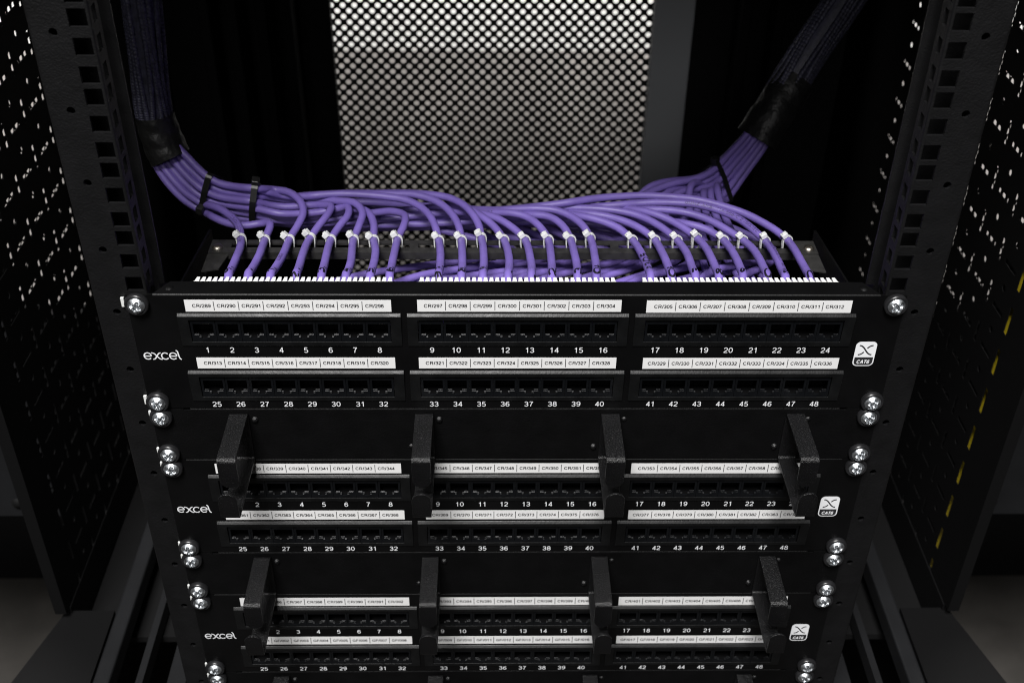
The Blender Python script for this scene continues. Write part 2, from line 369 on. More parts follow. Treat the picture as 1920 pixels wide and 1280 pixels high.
# centre lines of the purple cables (mm): 1-24 in front, 25-48 behind
CABLES = {
1:'-185.4,33.3,-19.3 -186,43.1,-13.7 -187.6,55.6,-18.2 -189.1,68.1,-22.8 -190.4,80.9,-26.6 -191.6,93.8,-30.1 -192.8,106.6,-33.6 -194.5,119.5,-37 -196.9,132.3,-39.5 -200.3,145,-37.4 -207.2,156.1,-35.5 -216.9,164.9,-33.8 -226.4,172.8,-35 -234.1,182,-39.1 -245.2,184.8,-32.2 -254.3,188.3,-22.9 -262.2,193.3,-13.3 -266.2,197.8,-1.6 -266.5,199.7,11.6 -266.4,200,16.1',
2:'-173.1,33.3,-19.3 -173.5,43.3,-13.7 -174.4,56.1,-18.3 -175.3,68.8,-23 -175.9,81.8,-26.8 -176.6,94.9,-30.4 -177.7,107.9,-33.9 -178.8,121,-37.4 -179.4,134.3,-39.4 -178,147.6,-37 -185.2,155.1,-40 -198.3,153.6,-41.1 -211.3,157.1,-41.2 -222.7,163,-39.5 -229.1,173.8,-43.3 -237.1,183.9,-45.3 -248.5,186.9,-38.8 -257.9,190.3,-29.6 -265.7,194.6,-19.4 -270.2,198.7,-7.5 -269.8,200.7,5.9 -269.2,201.3,14.9',
3:'-158.8,33.3,-19.2 -159.1,43.3,-13.7 -159.6,56.1,-18.5 -160,68.9,-23 -160.1,82,-26.8 -160.4,95,-30.4 -161,108.1,-33.9 -161.7,121.2,-37.3 -161.4,134.3,-39.1 -157.6,146.9,-36.6 -155.3,159.6,-33.9 -158.7,171.6,-30.9 -167.7,180.6,-28.3 -180.7,184.6,-27.9 -186.4,177.1,-23.4 -194.2,172.3,-20.3 -207,177.7,-21.9 -220.2,181.5,-20.9 -231.6,185.4,-14.5 -240.9,190,-5.8 -250.1,196.1,2.1 -255.5,199.7,13.8 -256.8,200,18.2',
4:'-142.1,33.3,-19.2 -142.6,43.2,-13.6 -143.7,55.8,-18.2 -144.8,68.3,-22.8 -145.9,81.2,-26.5 -146.8,94.1,-30.1 -147.6,107.1,-33.7 -148,120,-36.9 -147.1,133,-39.1 -142.8,145.3,-37 -137.7,157.1,-34.6 -136,169.2,-33.7 -145.7,176.5,-36.4 -158.8,178.6,-38.5 -172.1,178.4,-39.2 -184.6,175.7,-35.9 -194.2,169.5,-29.6 -206.9,173.8,-30.7 -220.1,177.7,-30.4 -232.5,181.9,-26.7 -242.7,186,-18.8 -251.6,191.2,-10 -258.6,196.8,-0.1 -261.1,199.7,12.7 -261.6,200,17.1',
5:'-125.8,33.3,-19.2 -126.2,43.3,-13.6 -127.4,56,-18.2 -128.5,68.7,-22.9 -129.5,81.8,-26.7 -130.5,94.8,-30.3 -131.4,107.9,-33.9 -132,121,-37.1 -131.6,134.2,-39.2 -127.3,146.7,-37.1 -122.3,158.9,-34.9 -124.3,171,-35.1 -135.2,174.2,-39.2 -147.7,171.7,-40.4 -160.8,168,-39.3 -173.7,164.2,-37.1 -187.1,167.7,-35.8 -200.4,172.8,-36.2 -213.7,177.3,-37.2 -227,181.3,-36.4 -239.1,185.4,-31.3 -248.9,189.4,-22.6 -257.5,194.4,-13.2 -263,198.9,-1.8 -264.2,200.9,11.5 -264.4,201.3,16',
6:'-110.4,33.3,-19.2 -110.6,43.3,-13.9 -110.9,55.9,-18.9 -111.3,68.9,-22.9 -111.9,82,-26.7 -113.1,95,-30.3 -114.3,108,-33.8 -115.4,121.1,-37.2 -115.5,134.3,-38.9 -112.9,147.1,-36.2 -111.7,159.8,-33.3 -118.5,170.4,-31.3 -131,176.3,-33 -144.3,181.8,-35.4 -157.8,184.9,-36.8 -171.3,187.3,-37.8 -183.8,184.1,-34.3 -192.6,175,-28.2 -205.3,179,-28.6 -218.5,182.6,-28.2 -230.8,186.2,-23.9 -240.8,190,-15.5 -249.9,195.1,-6.8 -256.5,199.6,4 -259.6,201.3,17',
7:'-94.7,33.3,-19.1 -94.9,43.3,-13.7 -95.3,56,-18.7 -95.7,68.9,-22.9 -96.1,81.9,-26.6 -96.8,94.9,-30.3 -97.9,108,-33.7 -99.9,120.9,-37.2 -101.8,134.2,-39.2 -102.5,147.7,-37 -106.6,160.8,-35.3 -113.7,171,-37.2 -123.9,176.7,-40.8 -136.2,177.5,-44 -149.4,174.4,-44.9 -162.5,170.9,-43.8 -175.1,167.6,-41.4 -187.2,172.3,-39.8 -198.5,180.5,-40.2 -211.7,183.9,-41 -225,187.2,-40.4 -237.6,190.7,-36.5 -248,194.3,-28.4 -256.7,198.2,-18.7 -263.5,202.1,-7.7 -264.7,203.2,5.7 -265.2,203.9,14.7',
8:'-82.1,33.3,-19.1 -82.3,43.3,-13.5 -82.8,56.1,-18.2 -83.3,68.8,-22.8 -83.7,81.8,-26.6 -83.9,94.9,-30.2 -84.2,108,-33.8 -84.3,121.1,-37.1 -83.8,134.4,-39.1 -80.5,147.4,-36.8 -80.9,160.5,-36.1 -90.6,169.6,-38 -102.1,175.3,-42.1 -114.7,178.2,-45.8 -128,179,-48.3 -141.4,178.3,-49.6 -154.7,175.7,-49.3 -167.9,172.5,-47.9 -180.6,169.8,-45.4 -192.4,174.7,-44.6 -204.5,177.7,-43.9 -217.5,180.2,-43.5 -230.8,183.9,-42.5 -242.9,187.9,-37.4 -252.9,191.8,-28.9 -261.2,196.1,-19 -266.9,200.3,-7.6 -267.3,201.9,5.8 -267.2,202.6,14.8',
9:'-50.9,33.3,-19.1 -50.9,43.2,-13.5 -50.9,55.9,-18 -50.9,68.5,-22.7 -51.2,81.4,-26.4 -51.7,94.4,-30 -52.5,107.3,-33.5 -53.5,120.3,-36.9 -55.1,133.5,-39.1 -57.8,146.4,-36.9 -62.7,158.7,-34.8 -70.8,169.1,-32.8 -82.2,175.8,-31.3 -95.3,178.8,-30.7 -108.6,180.7,-30.3 -122.1,181.8,-30.1 -135.5,181.3,-29.9 -148.7,179.6,-30.2 -161.6,182,-32.6 -174.4,184.7,-33.2 -184.7,179.5,-26.9 -197.1,180.4,-24.6 -209.8,185.1,-25.7 -222.6,188.2,-24.2 -233.5,191.5,-17.4 -242.7,195.6,-8.5 -251.5,200.4,0.3 -256.3,202.3,12.6 -257.6,202.6,16.9',
10:'-35.9,33.3,-19 -35.9,43.2,-13.4 -35.9,55.9,-18 -36,68.5,-22.7 -36.3,81.5,-26.4 -36.7,94.4,-30 -37.2,107.4,-33.5 -37.7,120.4,-36.8 -38.5,133.6,-39 -40.7,146.5,-36.7 -45.5,158.6,-34.4 -53.1,169.1,-32.2 -63.9,176.5,-30.5 -76.6,181.1,-29.8 -89.9,183.7,-31.1 -103.1,186.2,-32.1 -116.3,188.8,-33.3 -129.4,191.3,-34.8 -142.3,193.9,-36.9 -155.3,196.1,-39 -168.3,198.1,-41.1 -179.6,194,-37.4 -187,187.3,-30.4 -199.1,187.4,-28.2 -211.7,191.8,-29.2 -224.5,194.4,-27.2 -235.3,197.3,-20.1 -244.4,201,-11 -252.9,204.5,-1.4 -257.1,204.8,11.4 -258.5,205.3,15.7',
11:'-22.2,33.3,-19 -22.1,43.2,-13.4 -21.8,55.9,-18 -21.7,68.5,-22.6 -21.7,81.4,-26.3 -21.9,94.2,-29.9 -22.2,107,-33.2 -22.8,119.5,-36.3 -23.9,132,-38.1 -25.7,144,-35.2 -30.3,155.3,-32.3 -37.7,167.1,-30.7 -48.4,176.5,-30.2 -61.3,181.4,-30.4 -73.5,187,-32.4 -86,191.5,-34.4 -98.8,194.9,-36.4 -111.7,197.8,-38.6 -124.6,200.9,-40.9 -137.5,203.5,-43.3 -150.6,205.5,-45.8 -163.9,206.7,-47.2 -176.4,204.6,-45.1 -183.8,197.2,-37.4 -192.7,191.6,-30.9 -205.5,195.7,-32 -218.4,198.8,-31.8 -230.6,201.1,-27.7 -240.4,204.3,-19.4 -249.5,207.6,-10.1 -255.4,207.5,1.6 -259.3,207.9,14.4',
12:'-6,33.3,-19 -5.8,43.3,-13.4 -5.1,56,-18 -4.6,68.7,-22.7 -4.4,81.7,-26.4 -4.7,94.8,-30 -5.3,107.9,-33.6 -6.4,121,-36.9 -8.8,134.1,-38.9 -15,145.9,-36.7 -23.7,156.1,-34.6 -31.7,166.2,-34.5 -39.2,177.4,-38.2 -50.2,185.3,-42.2 -63,188.4,-45.2 -76.2,189.3,-47.7 -89.5,189.4,-49.8 -102.9,188.9,-51.4 -116.4,188.2,-52.5 -130,187.3,-53.2 -143.5,186,-53.2 -156.7,183.3,-52 -169.4,179.3,-49.6 -182.4,176.5,-48.5 -195.7,177.6,-49.5 -208.6,179.4,-49.7 -221.6,182.7,-49.5 -235.1,186.6,-48.7 -247.2,190.6,-43.6 -257.2,194.3,-35 -265.3,198.1,-24.8 -271,201.9,-13.2 -270.8,202.9,0.2 -270.1,203.9,13.7',
13:'9,33.3,-19 9.3,43.3,-13.4 10,56,-18 10.4,68.6,-22.6 10.3,81.6,-26.4 10,94.7,-30 9.6,107.7,-33.5 8.8,120.9,-37 6.4,133.9,-39.2 -1.3,145,-37.4 -10.9,154.5,-36 -21.9,162,-35.9 -31.3,170.6,-39 -41.6,176.6,-42.4 -53.2,181.4,-45.8 -66.2,183.1,-48.3 -79.6,183.5,-50.1 -93,183,-51.5 -106.4,182.2,-52.5 -119.9,181.7,-53.4 -133.4,181.3,-54.2 -146.8,180.3,-54.4 -159.7,177.2,-52.9 -172.9,176.1,-51 -185.7,182.2,-51 -198,189.2,-51.5 -210.8,192.8,-51.5 -223.9,195.5,-51 -236.9,198,-48.9 -248.4,200.8,-42.5 -257.8,204,-33.4 -265.5,207,-22.7 -269.5,208.1,-10.1 -268.9,207.1,3.3 -268.9,207.9,12.3',
14:'22.4,33.3,-18.9 22.7,43.3,-13.4 23.4,56,-18 24,68.7,-22.6 24.3,81.8,-26.4 24.6,94.8,-30 24.8,107.9,-33.5 24.8,121,-36.9 23.7,134.3,-39 18.3,146.5,-36.8 9.4,156.6,-35.1 -3.1,161.7,-34.6 -15.8,166.5,-37.4 -27.3,172.6,-42.1 -38.6,179,-46.5 -50.3,184.2,-50.2 -63.5,186.3,-52.3 -76.9,187.4,-53.9 -90.2,188.7,-55.7 -103.6,189.6,-57.2 -117.2,190.1,-58 -130.8,190.4,-58.5 -144.4,190.6,-58.4 -157.5,188.9,-55.9 -170,185.6,-51.1 -182.9,187.5,-48.1 -196.2,193.2,-47.4 -209.3,197,-47.8 -222.4,200.2,-47.8 -235.4,202.6,-45.8 -246.7,205,-39 -255.9,207.9,-29.6 -263.5,210.3,-18.7 -266.3,209.4,-5.7 -266.6,208.8,7.7 -266.9,209.2,12.2',
15:'38.9,33.3,-18.9 39.3,43.3,-13.3 40.1,56,-17.9 40.8,68.7,-22.6 41.1,81.7,-26.3 41.1,94.8,-29.9 41.1,107.9,-33.5 41,120.9,-36.8 40,134.1,-38.8 35.5,146.4,-36.5 26.6,155.8,-34.7 14.1,160.4,-35.4 2.4,166.1,-39.6 -9.3,171.4,-44.3 -21.4,175.9,-48.5 -34.1,179.3,-51.9 -47.4,180.9,-54.1 -60.8,181.4,-55.3 -74.2,182.3,-56.4 -87.7,183.2,-57.3 -101.3,184,-58.1 -114.9,184.6,-58.5 -128.6,185,-58.7 -142.2,185.2,-58.6 -155.7,183.8,-57.5 -168.7,181.1,-55.2 -182.2,182.7,-55.3 -195,185.6,-55.9 -207.5,187.2,-55 -220.4,189.5,-54.1 -233.5,192,-52.6 -245.9,195,-48.1 -256.4,198.5,-40.1 -264.9,202.1,-30.2 -271.4,205.5,-18.8 -272.1,205.6,-5.5 -271.2,206.2,7.9 -270.9,206.6,12.4',
16:'51,33.3,-18.9 51.4,43.2,-13.3 52.7,55.8,-17.8 53.7,68.4,-22.5 54.3,81.3,-26.2 54.8,94.2,-29.8 55.3,107.2,-33.2 55.5,120.1,-36.5 54.8,133,-38.6 50.6,145.3,-36.3 42.5,155.5,-34.2 31.2,162.4,-32.8 17.9,164.7,-32.6 4.7,167.2,-34.3 -8.3,170.1,-37.2 -20.6,175.4,-41.1 -32.2,182,-44.7 -43.9,187.7,-47.6 -56,192.3,-49.9 -68.4,196.5,-52 -80.9,200.3,-54.1 -93.6,203.6,-56.2 -106.6,205.9,-57.8 -119.9,206.6,-58.4 -133.2,206.2,-58.4 -146.5,205.1,-57.5 -159.7,204.1,-55.2 -172.5,203.3,-51.8 -183,200.1,-46 -192.8,196.5,-39.8 -205.5,198.1,-38.6 -218.1,201.7,-39 -230.7,203.6,-36.4 -241.3,205.9,-28.9 -250.1,208.8,-19.3 -257.9,210.7,-8.6 -260.1,208.3,4.5 -262.1,209.2,13.3',
17:'86.4,33.3,-18.8 86.7,43.3,-13.3 87.5,55.9,-18.1 88,68.7,-22.5 88.2,81.8,-26.2 88,94.8,-29.9 87.5,107.8,-33.3 86.6,120.8,-36.7 83.7,133.4,-38.7 75.5,143.7,-36.5 64.3,150.5,-35 52.2,156,-34.5 41,162.8,-36.6 29.2,168.4,-40.1 17,172.9,-43.7 4.2,176.2,-46.8 -8.8,178.8,-49.6 -21.8,181.5,-52.2 -34.8,184.3,-54.7 -47.9,186.4,-56.6 -61.4,187.5,-57.7 -74.9,189.2,-59.1 -88.4,191.1,-60.8 -102,192.7,-62 -115.6,193.7,-62.3 -129.3,194.7,-62.1 -143,195.7,-61.7 -156.4,194.4,-59.8 -169,190.8,-56 -181.7,187,-51.9 -194.3,182.7,-47.4 -207.3,184,-46.7 -220.3,187.6,-46.9 -233.5,190.8,-45.6 -245.5,194.3,-40 -255.2,197.9,-31.3 -263.3,201.7,-21 -268.3,204.3,-8.9 -268.1,204.5,4.6 -268.1,205.3,13.6',
18:'99.8,33.3,-18.8 100.3,43.2,-13.4 101.3,55.7,-18.4 102,68.6,-22.4 102.5,81.6,-26.2 102.7,94.6,-29.8 102.5,107.6,-33.2 102.3,120.7,-36.7 100.2,133.7,-38.9 91.8,144,-37.1 81,152.2,-35.9 68.8,158,-35.3 55.8,161.6,-35 43.7,167.9,-37.8 31.5,173.8,-41.5 19.4,178.2,-44.5 6.8,181.6,-47.2 -6.2,184.1,-49.7 -19,186.8,-52.1 -31.6,189,-53.8 -44.1,192.9,-55.7 -56.7,197.7,-58.2 -69.3,201,-60 -82.2,203.8,-61.5 -95.4,205.8,-62.8 -108.8,207,-63.7 -122.3,207.6,-63.9 -135.7,207.6,-63.6 -149.1,206.7,-62.5 -162.1,204.6,-60.4 -174.3,200.7,-56.4 -183.8,195.4,-49.6 -193.1,191.1,-42.5 -205.8,192.9,-41.1 -218.5,196.7,-41.6 -231.4,199.1,-39.5 -242.6,201.8,-32.7 -251.7,205.1,-23.3 -259.7,208.1,-12.9 -262.4,207.2,0 -264.1,207.9,13.4',
19:'115.3,33.3,-18.8 115.8,43.2,-13.3 116.8,55.8,-18 117.8,68.5,-22.4 118.8,81.4,-26.1 119.5,94.4,-29.7 119.5,107.4,-33.2 118.6,120.5,-36.5 116.1,133.5,-38.8 108.3,144.3,-36.9 98.7,153.8,-35.4 87.2,160.8,-34.4 74.2,164.8,-33.9 60.9,167.2,-33.9 47.7,169.8,-34.8 34.4,171.5,-35.4 21.5,174.5,-37.2 9.1,177.9,-40.3 -3.4,181.1,-43.4 -15.9,184.4,-46.5 -28,190.7,-50.8 -39.5,197.2,-55 -51.3,202.9,-58.7 -63.7,207.4,-61.6 -76.4,210.9,-63.7 -89.4,213.7,-65.3 -102.8,215.8,-66.4 -116.3,217,-66.9 -129.8,217.3,-67 -143.3,216.6,-66.5 -156.5,214.9,-65 -169.5,212.4,-62.3 -179.8,205.7,-56.4 -185.4,195.1,-47.8 -191.4,185.6,-39.6 -203.1,184.7,-36.8 -215.7,189.1,-37.6 -228.7,192.1,-36.2 -240.1,195.4,-30.1 -249.4,199.1,-21.1 -257.8,203.1,-11.3 -261.5,204.2,1.3 -263.3,205.3,14.6',
20:'130.5,33.3,-18.8 131.1,43.2,-13.2 132.4,55.7,-18 133.5,68.4,-22.3 134.4,81.3,-26 135,94.2,-29.6 135.3,107.2,-33.1 134.6,120.1,-36.3 132,132.9,-38.5 124,143.3,-36.6 114.3,152.3,-34.8 102.8,159,-33.3 91.1,165.5,-33.8 79.4,173.7,-37.6 66.8,177.2,-40.2 53.6,177.7,-42.1 40.7,180.5,-45.2 27.6,181.8,-47.1 14.5,184.3,-49.4 1.5,187,-51.8 -11.5,189.6,-54.1 -24.4,192.2,-56.5 -37.4,196.7,-59.9 -50.2,199.6,-62.5 -63.1,202.3,-64.4 -76.3,205.4,-66.1 -89.5,208.1,-67.3 -102.8,210.1,-68 -116.2,211.3,-68.3 -129.8,211.4,-68.1 -143.2,210.7,-67.4 -156.6,209.2,-65.8 -169.5,206.5,-63.2 -180.7,201.1,-58.3 -188.9,193.1,-51.3 -198.9,187,-44.9 -211.5,190.5,-45 -224.3,193.5,-44.3 -236.9,196.2,-41.1 -247.6,199.3,-33.6 -256.3,202.7,-23.9 -263.7,205.9,-13.1 -265.3,205.6,0.1 -266.1,206.6,13.5',
21:'146,33.3,-18.7 146.8,43.2,-13.2 148.6,55.6,-17.9 150.1,68.3,-22.2 151.3,81.1,-25.9 152,94.1,-29.5 152.4,107.1,-33.1 151.8,120.2,-36.2 149.5,133.2,-38.6 140.4,142.7,-37.1 128.3,148.5,-36.2 117.7,156.3,-38.7 106.8,163.6,-41.8 95.7,170.5,-44.9 83.5,175.4,-47.3 70.6,178.8,-49.1 57.6,181.7,-51.1 44.4,183.9,-53 31.2,185.1,-54.4 17.9,186.5,-56 4.6,187.8,-57.6 -8.6,189.1,-59.4 -21.9,189.8,-61.1 -35.3,190.3,-62.6 -48.9,194,-65.4 -62.4,195,-66.1 -75.9,195.1,-66.4 -89.4,195.1,-66.8 -103,195.3,-67.3 -116.6,195.5,-67.7 -130.1,195.1,-67.7 -143.3,192.6,-66 -156.2,189.4,-62.9 -168.5,185.9,-59 -181.9,187.6,-58.1 -194.6,191.2,-58.3 -207.3,194.1,-58.2 -220.2,196.9,-57.9 -233.3,199.3,-56.7 -245.8,201.7,-53 -256.5,204.5,-45.3 -265.2,207.5,-35.5 -271.8,209.9,-24.1 -273.7,209.6,-11 -272.3,208.4,2.3 -271.8,209.2,11.2',
22:'161.9,33.3,-18.7 162.6,43.3,-13.2 164.3,55.8,-18 165.9,68.5,-22.3 167.1,81.5,-26 167.9,94.5,-29.6 168.1,107.6,-33.1 166.9,120.7,-36.4 163.3,133.4,-38.7 154.3,143.3,-36.9 144.6,152.6,-35.4 133.1,159.6,-34.3 120.3,163.9,-33.7 107.1,166.2,-34 94.2,169.7,-36.2 80.9,171,-38.7 68.2,174.8,-41.6 55.9,181.7,-45.5 43,185.4,-47.6 30.1,188.8,-50.1 17,191.2,-52.3 3.9,192.1,-53.2 -9.1,194.8,-54.8 -22.1,198,-56.6 -34.9,202.2,-58.9 -47.6,207,-61.3 -60.3,211.7,-63.7 -73.3,215.6,-65.5 -86.5,218.6,-66.7 -99.9,220.8,-67.6 -113.3,222.3,-68 -126.7,223.5,-68.4 -140.3,224.2,-68.4 -153.8,223.6,-67.4 -166.7,221.2,-64.6 -177.6,215.8,-59.7 -182.8,205.6,-52.5 -185.1,191.6,-43.6 -188.9,180.3,-36.4 -200.1,177.6,-33.4 -212.7,182.3,-34.3 -226,185.7,-33.3 -237.8,189.4,-27.6 -247.3,193.3,-18.7 -255.9,198.2,-9.5 -260.5,201.3,2.6 -262.4,202.6,15.9',
23:'172.7,29.5,-17.5 173.5,39.4,-12.1 175.6,51.7,-17.1 177.2,64.4,-21 178.7,77.3,-24.8 179.9,90.2,-28.4 180.9,103.1,-31.9 181.5,116.1,-35.5 181.3,129.1,-38.8 175.5,140.8,-37.2 168.1,151.8,-35.4 158,160.6,-33.9 146.2,167,-32.7 133.4,171.2,-32 120.1,172.8,-31.8 106.7,173.6,-32.1 93.3,174.3,-33.2 79.7,172,-33.2 66.4,172.2,-34.7 53.7,174.8,-37 41.4,178.9,-39.9 29.1,184.7,-43.3 16.7,190.5,-46.9 4.3,197.1,-51.2 -8.4,200.6,-54.3 -21,203.9,-56.9 -33.5,207.9,-59.3 -45.6,212.5,-61.8 -57.8,217.2,-64 -70.3,221.4,-65.9 -82.9,225.6,-67.5 -95.6,229.7,-68.9 -108.7,232.9,-69.9 -122.2,234.4,-70.4 -135.7,234.7,-70.4 -149.2,233.8,-69.7 -162.4,231.8,-67.8 -174.8,227.8,-64.3 -183,219.9,-58.4 -186.6,209.8,-51.4 -189.4,199.1,-43.8 -194.7,188.8,-35.8 -206.9,191.6,-35.7 -219.5,194.6,-35.1 -231.8,197.2,-31.5 -242,200.4,-23.4 -250.8,204,-14 -257.7,206.2,-3 -260.3,206.1,10.2 -261.3,206.6,14.5',
24:'188.5,29.5,-17.5 189.4,39.4,-12 191.4,51.8,-16.9 193.1,64.6,-21.1 194.4,77.5,-24.8 195.8,90.4,-28.5 197,103.4,-32 197.6,116.5,-35.3 197.4,129.6,-38.3 191.3,141.3,-37.2 182.2,151.2,-35.5 172.1,160,-34 160.5,166.7,-32.7 148.3,172.4,-31.7 135.5,176.6,-30.8 122.2,178.7,-30.4 108.7,180,-30.1 95.2,180.3,-30 81.7,179.2,-30.1 68.2,177.2,-30 54.9,173.5,-29.7 41.7,169.2,-29.7 28.4,169,-31.7 15.3,170.8,-34.5 2.5,173.4,-37.5 -9.4,177.2,-40.7 -21.1,182.3,-43.7 -32.3,189.4,-47.2 -43.5,197,-50.7 -54.8,204.6,-54.1 -66.2,212.4,-57.5 -78,219,-60.3 -90.2,224.4,-62.3 -102.7,228.8,-63.8 -115.8,231.4,-64.6 -129.2,232.6,-64.9 -142.6,232.7,-64.7 -155.9,231.6,-63.2 -168.7,229.3,-60.2 -178.9,223.2,-55.1 -183,213.1,-48.8 -185.2,201.9,-42.5 -187.6,189.7,-35.9 -195.3,181.3,-30.6 -207.8,185.8,-31.7 -220.8,189,-31.2 -233,192.1,-26.5 -242.7,195.8,-18 -251.7,200.2,-8.9 -257.5,202.7,2.7 -260.4,203.9,15.8',
25:'-195.3,31,-54 -192.2,43.7,-53.7 -183.8,54.2,-53 -174.5,64.1,-53.1 -165,73.6,-54 -155.2,82.9,-55.3 -145.1,91.8,-56.7 -134.7,100.4,-58.2 -124,108.5,-59.6 -112.9,116.1,-60.8 -101,122.6,-62 -88.7,128,-63.2 -76.2,133.1,-64.3 -63.6,137.9,-65.4 -51,142.6,-66.6 -38.4,147.5,-67.6 -26,152.8,-68.6 -14.2,159.3,-69.4 -12,169.9,-68.7 -23.9,175.8,-67 -36.6,180.1,-65.5 -49.4,184.1,-64.2 -61.9,188.6,-62.9 -55.7,193.2,-61 -42.1,194,-61.1 -28.4,195,-61.7 -14.9,195.7,-60.7 -1.5,196.8,-59.3 11.9,197.7,-58 25.5,198.6,-57.8 38.9,199.1,-57.9 52.3,198.2,-57.5 65.6,197.5,-56.6 78.6,199.5,-55.1 89.3,207.8,-54.7 97.7,219,-55.3 107.5,228.7,-54.5 119.1,235.8,-53.2 131.2,241.6,-52.1 143.8,246.7,-52.2 155.9,252.6,-51.5 166.4,260.2,-49 175.1,268.9,-44.3 184.1,276.1,-37.8 192.9,281.9,-29.7 200.9,286.7,-20.1 208,290.7,-9.4 210.5,292,-5.8',
26:'-179.9,31,-54 -177,43.7,-53.6 -168.8,54.5,-52.9 -159.3,64,-53.2 -148.5,72,-54.9 -137.2,79.1,-57 -125.8,85.9,-59.4 -114.3,92.7,-61.6 -102.9,99.7,-63.6 -91.4,106.6,-65.3 -79.6,113,-66.9 -67.7,119.2,-68.4 -55.7,125.3,-69.8 -43.8,131.5,-71.3 -32,138,-72.8 -20.6,144.9,-74.3 -9.7,152.7,-75.9 -0.7,162.4,-77.5 -2.9,174.6,-77.8 -13.6,182.7,-76.5 -25.3,189.3,-74.9 -37.2,195.3,-73.4 -49,201.7,-72.2 -48.1,208.5,-74.7 -35.1,208.4,-78.5 -22,207.4,-81.8 -8.9,206.5,-84.8 4.4,206.1,-87.2 17.8,205.4,-89.1 31.3,204.5,-90.2 44.8,203.3,-90.8 58.1,200.9,-91.1 71.6,199,-90.8 84.7,200.4,-88.5 93.6,208.1,-82.4 98.9,218,-74.8 105.1,228.1,-67.7 114.4,236.7,-62.2 125.3,243.6,-58.2 137.3,249.1,-56.2 149.1,254.9,-55.2 160.3,261.7,-54 169.9,269.8,-50.4 178.9,277.7,-44.8 188.2,284,-37.7 197,289.2,-29.1 204.7,293.6,-19 211.8,297.4,-8.2',
27:'-164.4,31,-54 -161.6,43.8,-53.7 -153.6,54.7,-53.1 -144,64.3,-53.1 -133.2,72.5,-53.8 -121.9,79.8,-54.7 -110.2,86.8,-56 -98.5,93.6,-57.4 -86.7,100.3,-59 -74.5,106.1,-60.7 -61.8,110.8,-61.8 -49,115,-62.8 -36.4,119.2,-64.8 -24,124,-67.4 -11.9,129.7,-70 -0.3,136.5,-72.6 9.5,145.6,-74.7 10.5,158.5,-74.8 2.3,169.5,-73.2 -7.7,178.8,-71.7 -18.2,187.4,-70.5 -28.8,196,-69.5 -38.9,205,-68.7 -37.6,214,-70.5 -24.6,213.7,-74 -11.5,212.1,-77.1 1.8,210.8,-79.7 15.1,210.1,-81.9 28.5,209.1,-83.3 41.9,208,-83.8 55.1,206.1,-83.9 67.9,203.6,-83.7 80.5,202.9,-82.3 90.5,208.6,-77.6 95.4,218.2,-68.9 100.2,228,-60 109.3,237.3,-54.1 121.3,245.2,-53.5 133.2,252.4,-55.4 145.3,258.6,-57.6 157.1,265.4,-58.2 167.5,273.3,-55.2 176.9,281.1,-49.8 186.4,287.6,-43 195.5,293.1,-34.7 203.6,297.7,-25 210.8,301.5,-14.2 213.2,302.8,-10.7',
28:'-149,31,-54 -146.2,43.7,-53.7 -138.2,54.6,-53 -129,64.3,-52.9 -118.7,72.9,-53.4 -107.9,80.9,-54 -96.9,88.5,-54.6 -86,96.1,-55 -75.1,103.9,-55.4 -63.9,111.6,-56.6 -52.2,118.4,-58.5 -40.3,124.9,-60.6 -28.4,131.3,-62.5 -16.5,137.7,-64.5 -4.8,144.4,-66.4 6.6,151.2,-68.6 17,159.4,-71.1 21.6,171,-73.2 13,181,-71.6 1.7,188.2,-68.4 -10.1,194.8,-66.1 -22.2,200.8,-65.4 -30.5,209.1,-65.1 -17.7,210.6,-67.8 -4.4,210,-69.9 8.9,209.6,-71.5 22.5,209.7,-72.5 35.9,209.4,-74 49.3,208.9,-75 62.6,207.1,-75.3 75.9,204.6,-74.9 89.1,204.3,-72.6 98.4,212.6,-68.5 103.8,224.3,-63.5 109.2,236.1,-59.4 118.1,245.9,-58.2 129.1,253.6,-59.4 140.3,260.5,-61 151.7,267.4,-62.1 162.7,274.8,-61 172.5,282.4,-56.6 181.7,289.4,-50.3 191,295.3,-42.9 199.8,300.3,-34.1 207.5,304.5,-23.9 214.6,308.2,-13.1',
29:'-133.5,31,-54 -130.8,43.8,-53.6 -123,54.7,-52.9 -114,64.7,-53.4 -104.3,73.8,-55.1 -94.3,82.4,-57.5 -83.9,90.6,-60.3 -73.4,98.6,-63.1 -62.8,106.6,-65.8 -51.8,114.2,-67.8 -40.2,121.3,-68.6 -28.3,127.6,-68.8 -16.3,133.5,-68.9 -4.3,139.3,-69.1 7.5,145.4,-69.4 18.9,152.1,-70 28.8,160.3,-70.3 26.5,171,-69.2 14.3,176.7,-67.7 2,181.6,-68.1 -9.9,187.3,-69.1 -1.8,192.8,-71.6 11.8,193.5,-72.1 25.3,193.8,-72.3 38.8,194.3,-72.3 52.4,192.8,-73 66,190.2,-74.1 79.6,189.8,-74.7 91.6,195,-73.5 99.9,205.1,-70.1 106.2,217,-66.8 115,226.8,-63.2 126.3,233.7,-60.9 137.9,240.2,-59 149.1,247.7,-57.8 160.4,255.3,-56.9 170.4,263.4,-54.1 179,271.9,-49 187.8,279,-42.2 196.5,284.8,-33.9 204.3,289.6,-24.2 211.2,293.4,-13.4 213.6,294.7,-9.8',
